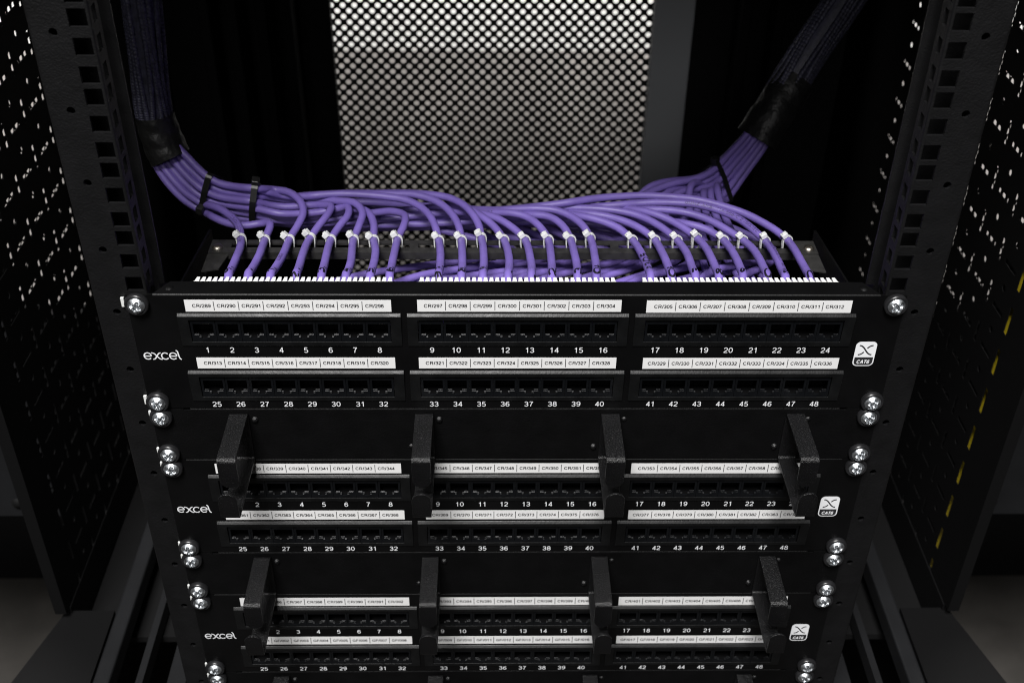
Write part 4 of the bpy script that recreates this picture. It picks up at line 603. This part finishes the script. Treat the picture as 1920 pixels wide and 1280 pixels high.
def comb_mesh():
    mb = MB(); mb.box(-62.4, 62.4, 17, 24.5, -22, -6.2)
    n = 34
    for i in range(n):
        x = -62.4 + (i + .5) * 124.8 / n
        w0, w1 = 1.42, 0.95
        v = [(x - w0, 24.5, -22), (x + w0, 24.5, -22), (x + w0, 24.5, -6.2), (x - w0, 24.5, -6.2), (x - w1, 30.6, -21), (x + w1, 30.6, -21), (x + w1, 30.6, -7.0), (x - w1, 30.6, -7.0)]
        mb.add(v, [(0, 4, 5, 1), (1, 5, 6, 2), (2, 6, 7, 3), (3, 7, 4, 0), (4, 7, 6, 5)])
    return tmp(mb, 'punch_down_comb', 'idc_white', False)
COMB = comb_mesh()
b = MB(); b.box(-0.22, 0.22, -0.06, 0, -3.3, 3.3); DIV = tmp(b, 'divider', 'ink', False)
def logo_excel():
    k = 23.8 / 525.0
    X = lambda p: (p - 370) * k
    Zf = lambda q: (1085 - q) / 100.0 * 6.0
    P = lambda x, y: (X(x), Zf(y))
    def ell(cx, cy, rx, ry, a0, a1): return [P(cx + rx * math.cos(math.radians(a)), cy - ry * math.sin(math.radians(a))) for a in np.linspace(a0, a1, 22)]
    S_ = []
    for cx in (430, 783):
        S_.append([P(cx - 44, 1035)] + [P(cx + t, 1036) for t in (0, 40, 49)] )
        S_.append(ell(cx, 1035, 50, 41, 2, 318))
    S_.append(bez(P(484, 994), P(530, 994), P(530, 1010), P(556, 1036)) + bez(P(556, 1036), P(582, 1062), P(590, 1077), P(628, 1077))[1:])
    S_.append(bez(P(497, 1077), P(530, 1075), P(535, 1062), P(556, 1036)) + bez(P(556, 1036), P(580, 1008), P(588, 995), P(615, 994))[1:])
    S_.append(ell(672, 1035, 50, 41, 40, 322))
    S_.append(bez(P(830, 962), P(862, 968), P(852, 1000), P(862, 1040)) + bez(P(862, 1040), P(868, 1068), P(878, 1076), P(893, 1078))[1:])
    return tmp(strokes_mb(S_, 0.82, -0.06), 'logo', 'white_print', False)
EXCEL = logo_excel()
def rrect(w, h, r, n=6):
    pts = []
    for cx, cy, a in ((w / 2 - r, h / 2 - r, 0), (-w / 2 + r, h / 2 - r, 90), (-w / 2 + r, -h / 2 + r, 180), (w / 2 - r, -h / 2 + r, 270)):
        pts += [(cx + r * math.cos(math.radians(a + 90 * i / n)), cy + r * math.sin(math.radians(a + 90 * i / n))) for i in range(n + 1)]
    return pts
def badge_meshes():
    w, h = 13.4, 19.2
    out = rrect(w, h, 3.2)
    white = MB(); white.add([(x, -0.05, z) for x, z in out], [tuple(range(len(out)))])
    inn = [(x, z) for x, z in rrect(w - 1.5, h - 1.5, 2.5) if z < -2.6]
    inn = [(-w / 2 + .75, -2.6)] + sorted([p for p in inn if p[0] < 0], key=lambda p: (-p[1], p[0])) + sorted([p for p in inn if p[0] >= 0], key=lambda p: (p[1], p[0])) + [(w / 2 - .75, -2.6)]
    blk = MB(); blk.add([(x, -0.10, z) for x, z in inn], [tuple(range(len(inn)))])
    s1 = bez((-4.4, 6.6), (-0.6, 6.6), (0.4, -0.6), (4.4, -0.6))
    s2 = bez((-4.4, -0.6), (-2.4, -0.6), (-1.4, 0.9), (-0.9, 1.6), 8)
    s3 = bez((0.9, 4.4), (1.4, 5.1), (2.4, 6.6), (4.4, 6.6), 8)
    xs = strokes_mb([s1, s2, s3], 0.95, -0.12)
    return tmp(white, 'badge', 'white_print', False), tmp(blk, 'badge_field', 'ink', False), tmp(xs, 'badge_symbol', 'ink', False)
BADGE, FIELD, CROSS = badge_meshes()
BEND_N = 6
def bent_plate(mb, half, z_top, z_bot, r, lip, holes=(), extra_z=(), xcuts=(), full=238.9, notch=0):
    """front plate with a rounded fold along its top edge running back as a lip"""
    us = [-full, -half, half, full] + list(xcuts); vs = [z_bot, z_top - r] + list(extra_z)
    def kind(u, v):
        for x0, x1, a, c in holes:
            if x0 < u < x1 and a < v < c: return 1
        return 0
    g = grid_plate(us, vs, kind, 0, 1.6, FRONT); mb.add(g.v, g.f)
    mb.box(-full, -half - notch, 0, 1.6, z_top - r, z_top - .35); mb.box(half + notch, full, 0, 1.6, z_top - r, z_top - .35)
    prof = [(r - r * math.cos(a), z_top - r + r * math.sin(a)) for a in [i * math.pi / 2 / BEND_N for i in range(BEND_N + 1)]]
    prof += [(lip - 0.3, z_top), (lip, z_top - 0.3), (lip, z_top - 1.5)]
    n = len(prof)
    c = 8 if lip > 10 else 0.6
    def hx(y): return half - (max(0, y - r) / (lip - r)) * c
    v = []
    for sgn in (-1, 1):
        for y, z in prof: v.append((sgn * hx(y), y, z))
    mb.add(v, [(i, n + i, n + i + 1, i + 1) for i in range(n - 1)])
    for sgn in (-1, 1):   # lip side thickness
        a = [(sgn * hx(y), y, z) for y, z in prof] + [(sgn * hx(y), y, z_top - 1.6 - (r if y < r else 0)) for y, z in reversed(prof)]
        mb.add(a, [tuple(range(len(a)))])

def patch_panel(k, label, strips, rear):
    Z = -133.35 * k
    root = thing('patch_bay', label, 'patch panel', (0, 0, Z), 'stacked 48-port patch panels')
    mb = MB()
    cut = [(cx - 62.1, cx + 62.1, -35.0 - dz, -18.0 - dz) for cx in BX for dz in (0, 44.1)]
    xc = [x for c in BX for x in (c - 62.1, c + 62.1)]
    zc = [-35.0, -18.0, -79.1, -62.1]
    bent_plate(mb, 222.5, 0.0, -88.6, 1.3, 15, cut, zc, xc, notch=0)
    mb.build('face_plate', 'panel_paint', root)
    for row in range(2):
        zc_ = -26.0 - 44.1 * row
        for bi, cx in enumerate(BX):
            blk = inst('port_block', HOUSE, root, (cx, 0, zc_))
            if not blk.data.get('done'): blk.data['done'] = 1
            bevel(blk, 0.35, 2)
            for p in range(8):
                x = (p - 3.5) * PITCH
                po = inst('port', PORT, blk, (x, 0, -0.5))
                # cavity and contacts belong to the port, one level of parts below the block
                cv = inst('port_cavity', CAV, blk, (x, 0, -0.5))
                inst('port_contacts', PINS, blk, (x, 0, -0.5))
            for p in range(8):
                num = row * 24 + bi * 8 + p + 1
                lettering('port_number', str(num), 'white_print', root, (cx + (p - 3.5) * PITCH + .15, -0.05, [-43.9, -87.5][row]), 4.1, None, stem=.135, track=.10, wx=1.06)
            texts, (sx0, sx1), zt_, zb_, (tx0, tx1) = strips[row][bi]
            st = MB(); st.box(sx0, sx1, -0.12, 0, zb_, zt_)
            so = st.build('label_strip', 'paper', root)
            zc2 = (zt_ + zb_) / 2
            for p, s in enumerate(texts):
                x = tx0 + (tx1 - tx0) * p / 7
                lettering('lettering', s, 'ink', so, (x, -0.17, zc2 - 1.25), 2.45, 11.4, stem=.2, wx=1.1)
                if p < 7: inst('divider', DIV, so, (x + (tx1 - tx0) / 14, -0.13, zc2))
    lo = inst('logo', EXCEL, root, (-235.8, 0, -49.5))
    bd = inst('badge', BADGE, root, (221.0, 0, -44.7))
    inst('badge_field', FIELD, bd); inst('badge_symbol', CROSS, bd)
    lettering('lettering', 'CAT6', 'white_print', bd, (0, -0.13, -7.5), 2.7, 8.2, stem=.24, shear=.2, track=.12)
    fasten(root, -6.35, True); fasten(root, -82.55, False)
    if rear:
        for cx in BX:
            inst('punch_down_comb', COMB, root, (cx, 0, 0))
            inst('punch_down_comb', COMB, root, (cx, 0, -50))
        for s in (-1, 1):
            rv = lathe_mb([(0.01, -1.0), (1.6, -0.95), (2.6, -0.4), (2.9, 0)], 16)
            rv.v = [(x, z_, -y) for x, y, z_ in rv.v]
            rv.build('rivet', 'powder_coat', root, True, (s * 214, 7.2, 0.02))
            # side bracket: tapering plate running back to the bar
            pts = [(14, -1.5), (60, -30), (150, -42), (150, -56), (14, -80)]
            v = [(s * x, y, z) for x in (222.0, 223.6) for y, z in pts]; n = len(pts)
            v = [(q[0], q[1], q[2]) for q in v]
            MBk = MB(); MBk.add(v, [tuple(range(n)), tuple(range(2 * n - 1, n - 1, -1))] + [(i, n + i, n + (i + 1) % n, (i + 1) % n) for i in range(n)])
            MBk.build('side_bracket', 'powder_coat', root)
            b = MB(); q = [(s * 219.5, 98), (s * 208, 101), (s * 204.5, 121), (s * 219.5, 121)]
            b.add([(x, y, z) for z in (-46.6, -45.6) for x, y in q], [(0, 1, 2, 3), (7, 6, 5, 4), (0, 4, 5, 1), (1, 5, 6, 2), (2, 6, 7, 3), (3, 7, 4, 0)])
            b.build('bracket_tab', 'bar_steel', root)
            sc = lathe_mb([(0.01, -1.9), (1.6, -1.9), (3.0, -1.5), (3.8, -0.6), (4.0, 0)], 20)
            sc.v = [(x, z_, -y) for x, y, z_ in sc.v]
            sc.build('bar_screw', 'dull_steel', root, True, (s * 213.5, 127.5, -44.0))
        slots = [(-205, -72), (-62, 70), (80, 200)]
        slots = [(-204, -75.5), (-69.5, 69.5), (75.5, 204)]
        us = [-219, 219] + [q for s in slots for q in s]
        mb = grid_plate(us, [120.5, 127.6, 133.2, 138.0], lambda u, v: 1 if 127.6 < v < 133.2 and any(a < u < c for a, c in slots) else 0,
                        -44.0, -45.4, lambda u, v, d: (u, v, d))
        mb.box(-219, 219, 120.5, 121.8, -49.5, -45.4)
        mb.build('cable_bar', 'bar_steel', root)
    return root

def strips_for(first, rows, xs):
    pass
def names(pre, a): return ['%s%03d' % (pre, a + i) for i in range(8)]
ST1 = [[(names('CR/', 289), (-204, -78), -3.9, -12.6, (-193.9, -88.2)), (names('CR/', 297), (-62, 63.5), -3.8, -12.5, (-52.3, 53.9)), (names('CR/', 305), (79, 206), -4.0, -13.1, (89.4, 195.6))],
       [(names('CR/', 313), (-203, -77.6), -47.7, -56.3, (-193.0, -87.5)), (names('CR/', 321), (-62.6, 63), -47.7, -56.3, (-52.6, 53.4)), (names('CR/', 329), (80, 205.4), -48.0, -56.6, (88.9, 195.6))]]
def shift(pre, a, b, dx=0):
    o = []
    for row, st in zip(ST1, (a, b)):
        o.append([(names(p, n), s[1], s[2], s[3], s[4]) for s, (p, n) in zip(row, st)])
    return o
ST2 = shift('', [('CR/', 337), ('CR/', 345), ('CR/', 353)], [('CR/', 361), ('CR/', 369), ('CR/', 377)])
ST3 = shift('', [('CR/', 385), ('CR/', 393), ('CR/', 401)], [('GF/', 1), ('GF/', 9), ('GF/', 17)])
patch_panel(0, 'topmost black 48-port patch panel, labels CR/289 to CR/336, purple cables behind', ST1, True)
patch_panel(1, 'middle black 48-port patch panel with white labels CR/337 to CR/384', ST2, False)
patch_panel(2, 'lowest black 48-port patch panel with labels CR/385 and GF/001 onwards', ST3, False)

# ---------------------------------------------------------------- cable managers
def finger_mesh():
    t = 1.6
    path = []                                   # (y, z, half width)
    for a in (6.0, 5.0, 4.0, 3.0, 2.0, 1.2, 0.5, 0.1):     # rounded end of the upper lip
        path.append((-47, -115 + (6 - math.sqrt(max(0, 36 - (6 - a) ** 2))) * 0 + (6 - a), math.sqrt(max(0.05, 36 - a * a)) if False else math.sqrt(max(0.05, 36 - (a) ** 2))))
    def fill(y0, z0, y1, z1, n):
        for i in range(n + 1): path.append((y0 + (y1 - y0) * i / n, z0 + (z1 - z0) * i / n, 6.0))
    path[:] = [(-47, -115 + 6 - a, math.sqrt(max(0.02, 36 - a * a))) for a in (5.99, 5.7, 5.0, 4.0, 2.8, 1.4, 0)]
    r = 2.2
    def corner(cy, cz, a0, a1):
        for i in range(6):
            a = math.radians(a0 + (a1 - a0) * i / 5); path.append((cy + r * math.cos(a), cz + r * math.sin(a), 6.0))
    corner(-47 + r, -92.6 - r, 180, 90)
    fill(-30, -92.6, -10, -92.6, 2)
    corner(-0.9 - r, -92.6 - r, 90, 0)
    fill(-0.9, -105, -0.9, -120, 2)
    corner(-0.9 - r, -131.2 + r, 0, -90)
    fill(-20, -131.2, -45, -131.2, 2)
    corner(-58 + r, -131.2 + r, 270, 180)
    path.extend((-58, -110.5 - 6 + a, math.sqrt(max(0.02, 36 - a * a))) for a in (0, 1.4, 2.8, 4.0, 5.0, 5.7, 5.99))
    mb = MB(); n = len(path)
    for i, (y, z, h) in enumerate(path):
        a = path[max(i - 1, 0)]; c = path[min(i + 1, n - 1)]
        dy, dz = c[0] - a[0], c[1] - a[1]; L = math.hypot(dy, dz) or 1
        ny, nz = -dz / L * t / 2, dy / L * t / 2
        mb.v += [(-h, y + ny, z + nz), (h, y + ny, z + nz), (h, y - ny, z - nz), (-h, y - ny, z - nz)]
    for i in range(n - 1):
        for k in range(4):
            k2 = (k + 1) % 4
            mb.f.append((i * 4 + k, i * 4 + k2, i * 4 + 4 + k2, i * 4 + 4 + k))
    mb.f.append((3, 2, 1, 0)); q = (n - 1) * 4; mb.f.append((q, q + 1, q + 2, q + 3))
    return tmp(mb, 'cable_finger', 'finger_coat', False)
FINGER = finger_mesh()
RIV = tmp(lathe_mb([(0.01, -1.9), (1.0, -1.8), (1.9, -1.2), (2.3, 0)], 14), 'rivet', 'finger_coat', True)
MLAB = ['upper black cable manager with four open fingers, between the top and middle patch panels',
        'second black cable manager with four open fingers, between the middle and lowest patch panels',
        'third black cable manager under the lowest patch panel, cut by the bottom of the photo']
for k in range(3):
    Z = -133.35 * k
    root = thing('cable_manager', MLAB[k], 'cable manager', (0, 0, Z - 88.9), 'cable managers between the patch panels')
    mb = MB(); bent_plate(mb, 213, -0.1, -44.2, 1.7, 9, notch=4.5)
    mb.build('face_plate', 'powder_coat', root)
    for i, x in enumerate((-181.6, -60.5, 61.5, 183.7)):
        fo = inst('cable_finger', FINGER, root, (x, 0, 88.9)); bevel(fo, 0.35, 2, 50)
        inst('rivet', RIV, root, (x + (9.6 if i < 2 else -9.6), 0, -9.5 if i < 2 else -33))
        inst('rivet', RIV, root, (x + (-9.6 if i < 2 else 9.6), 0.9, -33 if i < 2 else -9.5))
    fasten(root, -6.35, True); fasten(root, -38.1, False)

# ---------------------------------------------------------------- purple cables
def cable_pts(k): return [Vector(tuple(float(c) for c in q.split(','))) for q in CABLES[k].split()]
DIG = {'0': [arc(.3, .5, .27, .45, 100, 455, 16)], '1': [[(.12, .72), (.34, .95), (.34, .05)]],
       '2': [bez((.08, .75), (.1, 1.1), (.6, 1.05), (.5, .65), 8) + bez((.5, .65), (.4, .4), (.15, .2), (.05, .05), 6)[1:] + [(.58, .08)]],
       '3': [bez((.08, .85), (.3, 1.1), (.65, .8), (.28, .55), 8) + bez((.28, .55), (.75, .5), (.5, -.1), (.05, .12), 9)[1:]],
       '4': [[(.4, .95), (.08, .35), (.58, .38)], [(.42, .62), (.4, .02)]],
       '5': [[(.52, .95), (.14, .93), (.1, .55)] + bez((.1, .55), (.6, .7), (.65, .05), (.06, .08), 9)[1:]],
       '6': [bez((.45, .95), (.1, .8), (.0, .3), (.2, .08), 8) + bez((.2, .08), (.5, -.08), (.65, .5), (.3, .5), 8)[1:] + [(.12, .35)]],
       '7': [[(.06, .9), (.55, .92), (.22, .04)], [(.18, .5), (.5, .52)]],
       '8': [bez((.5, .8), (.4, 1.1), (-.05, .9), (.25, .56), 8) + bez((.25, .56), (.7, .25), (.45, -.1), (.2, .06), 8)[1:] + bez((.2, .06), (-.05, .25), (.3, .5), (.5, .8), 8)[1:]],
       '9': [bez((.5, .75), (.4, 1.05), (.0, .95), (.08, .65), 8) + bez((.08, .65), (.2, .4), (.5, .55), (.5, .8), 6)[1:] + [(.5, .75), (.46, .3), (.3, .02)]],
       '.': [arc(.12, .0, .05, .05, 0, 360, 8)], 'R': [[(.1, .0), (.1, .95)] + bez((.1, .95), (.7, .95), (.6, .45), (.12, .5), 8)[1:], [(.25, .48), (.55, .02)]]}
class Wrap:
    """maps flat lettering onto the skin of a cable"""
    def __init__(s, P, r):
        s.P = P; s.r = r; s.s = [0.0]
        for a, c in zip(P, P[1:]): s.s.append(s.s[-1] + (c - a).length)
    def at(s, d):
        d = max(0, min(d, s.s[-1] - 1e-6)); i = int(np.searchsorted(s.s, d, 'right')) - 1; i = min(i, len(s.P) - 2)
        t = (d - s.s[i]) / (s.s[i + 1] - s.s[i])
        T0 = (s.P[min(i + 1, len(s.P) - 1)] - s.P[max(i - 1, 0)]).normalized(); T1 = (s.P[min(i + 2, len(s.P) - 1)] - s.P[i]).normalized()
        return s.P[i].lerp(s.P[i + 1], t), T0.lerp(T1, t).normalized()
    def put(s, d, h, rev, off=0.2, th0=0.0):
        p, T = s.at(d)
        o = (VIEW - T * VIEW.dot(T)).normalized()
        dirn = -T if rev else T
        up = o.cross(dirn)
        a = h / s.r + th0
        return tuple(p + (o * math.cos(a) + up * math.sin(a)) * (s.r + off))
VIEW = Vector((0, -0.78, 0.62)).normalized()
R_C = 2.82
ORD = ['leftmost', 'second', 'third', 'fourth', 'fifth', 'sixth', 'seventh', 'rightmost']
GRP = ['left', 'middle', 'right']
cable_path = {}
for k in range(1, 49):
    P = catmull(cable_pts(k), 3)
    cable_path[k] = P
    if k <= 24:
        lab = '%s purple cable of the %s group of eight, above printed label CR/%d' % (ORD[(k - 1) % 8], GRP[(k - 1) // 8], 288 + k)
        grp = 'front purple cables tied to the bar'
    else:
        lab = 'purple cable fanning from the right bundle down behind the panel, below the slotted bar'
        grp = 'rear purple cables from the right bundle'
    o = tube_mb(P, lambda t, k=k: R_C, 12).build('purple_cable', 'jacket', None, True)
    tag(o, lab, 'cable', grp)
    if k > 24: continue
    wr = Wrap(P, R_C)
    s = str(288 + k)
    s = ('R' if k == 17 else '') + s + ('' if k in (17, 23) else '.')
    H = 4.8; SX = 3.5; adv = 3.3 * SX
    # the written number climbs the cable from the comb; its full stop ends up just above the teeth
    end = {17: 60, 9: 34, 2: 21, 12: 18, 13: 17, 14: 27, 16: 40, 11: 33, 15: 28, 18: 38, 20: 27, 4: 22}.get(k, 29)
    x = end - adv * (len(s) - 0.4)
    mb = MB()
    for ch in s:
        for st in DIG[ch]:
            n2 = []
            for a, c in zip(st, st[1:]):
                n2 += [a, ((a[0] + c[0]) / 2, (a[1] + c[1]) / 2)]
            n2.append(st[-1])
            pts = [(x + q[0] * H * .9 * SX + random.uniform(-.06, .06), (q[1] - .5) * H) for q in n2]
            v, f = ribbon2d(pts, 1.25)
            if min(q[0] for q in v) < 4: continue
            mb.add([wr.put(a, h, False, th0=0.0) for a, h in v], f)
        x += adv * (0.75 if ch in '1.' else 1)
    if mb.f: mb.build('handwritten_number', 'marker', o)
    if k in (23, 10, 1, 3, 14):
        txt = {23: '0MHZ ANSI/TIA-568-C.2 ISO/IEC 11801 EN50173 RoHS COMPLIANT 100M VERIFIED', 10: 'CAT6 UTP 4PR 23AWG', 1: 'LSOH ANSI/TIA-568', 3: 'EN50173', 14: 'ISO/IEC 11801'}[k]
        start = {23: 178, 10: 250, 1: 130, 3: 60, 14: 190}[k]
        v2, f2 = glyph_line(txt, 2.2, len(txt) * 2.3, stem=.13, wx=1.0)
        w = max(v[0] for v in v2)
        mb = MB(); mb.add([wr.put(start - (q + w), z - 1.1, True, 0.12, 0.1) for q, z in v2], f2)
        mb.build('jacket_print', 'jacket_print', o)

# white ties
def loop_band(name, C0, ring, T, wdt, th, m, parent):
    mb = MB(); n = len(ring)
    cen = sum(ring, Vector()) / n
    for p in ring:
        o = (p - cen); o = (o - T * o.dot(T)).normalized()
        for a, c in ((-wdt / 2, 0), (wdt / 2, 0), (wdt / 2, th), (-wdt / 2, th)):
            mb.v.append(tuple(p + T * a + o * c - C0))
    for i in range(n):
        j = (i + 1) % n
        for q in range(4):
            q2 = (q + 1) % 4
            mb.f.append((i * 4 + q, j * 4 + q, j * 4 + q2, i * 4 + q2))
    return mb.build(name, m, parent, False)
def head_box(C0, p, ax, ay, az, sx, sy, sz):
    mb = MB()
    for z in (-1, 1):
        for y in (-1, 1):
            for x in (-1, 1):
                mb.v.append(tuple(p + ax * (x * sx / 2) + ay * (y * sy / 2) + az * (z * sz / 2) - C0))
    mb.f = [(0, 2, 3, 1), (4, 5, 7, 6), (0, 1, 5, 4), (2, 6, 7, 3), (0, 4, 6, 2), (1, 3, 7, 5)]
    return mb
Zv = Vector((0, 0, 1))
for k in range(1, 25):
    P = cable_path[k]
    i = min(range(len(P) // 2 + 4), key=lambda q: abs(P[q].y - 131.0) + (0 if P[q].y < 150 and q > 2 else 100))
    c = P[i]; T = (P[i + 1] - P[i - 1]).normalized()
    nrm = T.cross(Zv).normalized()
    if nrm.x < 0: nrm = -nrm
    up = nrm.cross(T).normalized()
    if up.z < 0: up = -up
    t = thing('cable_tie', '%s white nylon tie of the %s group of eight, above printed label CR/%d' % (ORD[(k - 1) % 8], GRP[(k - 1) // 8], 288 + k), 'cable tie', (c.x, c.y, c.z), 'white ties along the slotted bar')
    ring = []
    rr = R_C + 0.25; dn = Vector((0, 0, -1))
    for q in range(13):
        a = math.pi * q / 12
        ring.append(c + nrm * (math.cos(a) * rr) + up * (math.sin(a) * rr))
    depth = c.z + 47.5
    for q in range(1, 4): ring.append(c - nrm * (rr * (1 - .05 * q)) + dn * (depth * q / 3))
    for q in (1, 2): ring.append(c - nrm * (rr * .5 * (1 - q + 0.0)) + dn * (depth + 1.0) if q == 1 else c + nrm * (rr * .4) + dn * (depth + 1.0))
    for q in range(3, 0, -1): ring.append(c + nrm * (rr * (1 - .05 * q)) + dn * (depth * q / 3))
    loop_band('strap', c, ring, T, 2.4, 0.85, 'nylon', t)
    a = math.radians([128, 118][k > 16] + random.uniform(-9, 9))
    ro = nrm * math.cos(a) + up * math.sin(a)
    ta = T.cross(ro).normalized()
    hp = c + ro * (rr + 1.9)
    hb = head_box(c, hp, ta, T, ro, 4.7, 4.3, 3.6)
    h2 = head_box(c, hp + ta * 0.2 + ro * 2.1, ta, T, ro, 2.6, 2.0, 1.2); hb.add(h2.v, h2.f)
    ho = hb.build('head', 'nylon', t); bevel(ho, 0.5, 2)

# black ties round the bundles
def hull(pts):
    pts = sorted(set(pts))
    def half(ps):
        o = []
        for p in ps:
            while len(o) > 1 and (o[-1][0] - o[-2][0]) * (p[1] - o[-2][1]) - (o[-1][1] - o[-2][1]) * (p[0] - o[-2][0]) <= 0: o.pop()
            o.append(p)
        return o
    a = half(pts); b_ = half(pts[::-1]); return a[:-1] + b_[:-1]
def bundle_ring(keys, pick, pad=3.3):
    pts = []; tan = Vector()
    for k in keys:
        P = cable_path[k]; i = min(range(2, len(P) - 2), key=lambda q: (P[q] - pick).length)
        if (P[i] - pick).length > 30: continue
        t = (P[i + 1] - P[i - 1]).normalized(); tan += t if t.dot(tan) >= 0 else -t
    T = tan.normalized()
    for k in keys:                                  # where each cable crosses the plane of the tie
        P = cable_path[k]
        for a, d in zip(P, P[1:]):
            s0, s1 = (a - pick).dot(T), (d - pick).dot(T)
            if s0 * s1 <= 0 and s0 != s1:
                p = a.lerp(d, s0 / (s0 - s1))
                if (p - pick).length < 34: pts.append(p)
    c = sum(pts, Vector()) / len(pts)
    u = T.cross(Vector((0, 1, 0))).normalized(); w = T.cross(u)
    f2 = []
    for p in pts:
        d = p - c
        for q in range(10):
            a = q * math.pi / 5
            f2.append((d.dot(u) + pad * math.cos(a), d.dot(w) + pad * math.sin(a)))
    return c, T, [c + u * x + w * y for x, y in hull(f2)]
def un(u, v, y):
    d = FW * 2169.7 + RT * (u - 960) - UP * (v - 640); return CAM_POS + d * ((y - CAM_POS.y) / d.y)
for (pu, pv, py, keys, lab, hu) in ((394, 369, 190, range(1, 25), 'black cable tie round the left purple bundle, nearer the sleeve', (388, 372)),
                                 (477, 383, 181, range(3, 25), 'black cable tie round the left purple bundle, nearer the panel, end upright', (488, 345)),
                                 (1340, 350, 262, range(25, 49), 'black cable tie round the right purple bundle', (1322, 322))):
    c, T, ring = bundle_ring(keys, un(pu, pv, py))
    t = thing('cable_tie', lab, 'cable tie', tuple(c), 'black ties round the cable bundles')
    loop_band('strap', c, ring, T, 4.6, 1.0, 'black_nylon', t)
    tgt = un(hu[0], hu[1], c.y - 6)
    p = min(ring, key=lambda q: (q - tgt).length)
    o = (p - c); o = (o - T * o.dot(T)).normalized()
    bevel(head_box(c, p + o * 2.5, T.cross(o), T, o, 6, 5.5, 6.5).build('head', 'black_nylon', t), .7, 2)

# braided sleeves with taped ends
def sleeve(path, tape_path, lab, rad, nl):
    c = path[0]
    P = catmull([Vector(p) for p in path], 14)
    t = thing('braided_sleeve', lab, 'cable sleeve', tuple(c), 'braided sleeves over the cable bundles')
    core = tube_mb(P, lambda q: rad * .86, 24); core.v = [tuple(Vector(v) - Vector(c)) for v in core.v]
    core.build('core', 'braid', t, True)
    fr = frames(P)
    for j in range(nl):                       # the corded ridges, each plaited
        a0 = 2 * math.pi * j / nl
        Q = []
        for i, (p, (T, n, b_)) in enumerate(zip(P, fr)):
            a = a0 + 0.25 * math.sin(i * .05 + j)
            Q.append(p + (n * math.cos(a) + b_ * math.sin(a)) * rad * .88)
        Q2 = catmull(Q[::2], 6)
        mb = tube_mb(Q2, lambda q, N=len(Q2): (lambda a, q=q: 2.15 * (1 + .16 * math.sin(q * N * 1.55 + a))), 8)
        mb.v = [tuple(Vector(v) - Vector(c)) for v in mb.v]
        mb.build('cord', 'braid', t, True)
    TP = catmull([Vector(p) for p in tape_path], 8)
    def tr(q): return (lambda a, q=q: (rad + 2.3 - 1.4 * q) * (1 + .02 * math.sin(q * 16 + 1.5 * math.sin(a) + a) + .03 * math.sin(3 * a + q * 5)))
    mb = tube_mb(TP, tr, 32, False); mb.v = [tuple(Vector(v) - Vector(c)) for v in mb.v]
    mb.build('tape_wrap', 'tape', t, True)
sleeve([tuple(un(*q)) for q in ((298, 250, 204), (288, 205, 206), (281, 150, 207), (273, 75, 207), (265, 0, 207), (257, -90, 207), (248, -200, 207))],
       [tuple(un(*q)) for q in ((321, 296, 199), (307, 270, 202), (297, 243, 204), (290, 213, 205))],
       'black braided sleeve taped over the left purple cable bundle', 13.5, 15)
sleeve([tuple(un(*q)) for q in ((1440, 224, 296), (1475, 165, 306), (1515, 100, 318), (1560, 35, 330), (1610, -40, 342), (1680, -150, 355))],
       [tuple(un(*q)) for q in ((1419, 262, 289), (1443, 224, 295), (1466, 186, 302), (1492, 148, 310))],
       'black braided sleeve taped over the right purple cable bundle, slanting to the right', 16, 16)
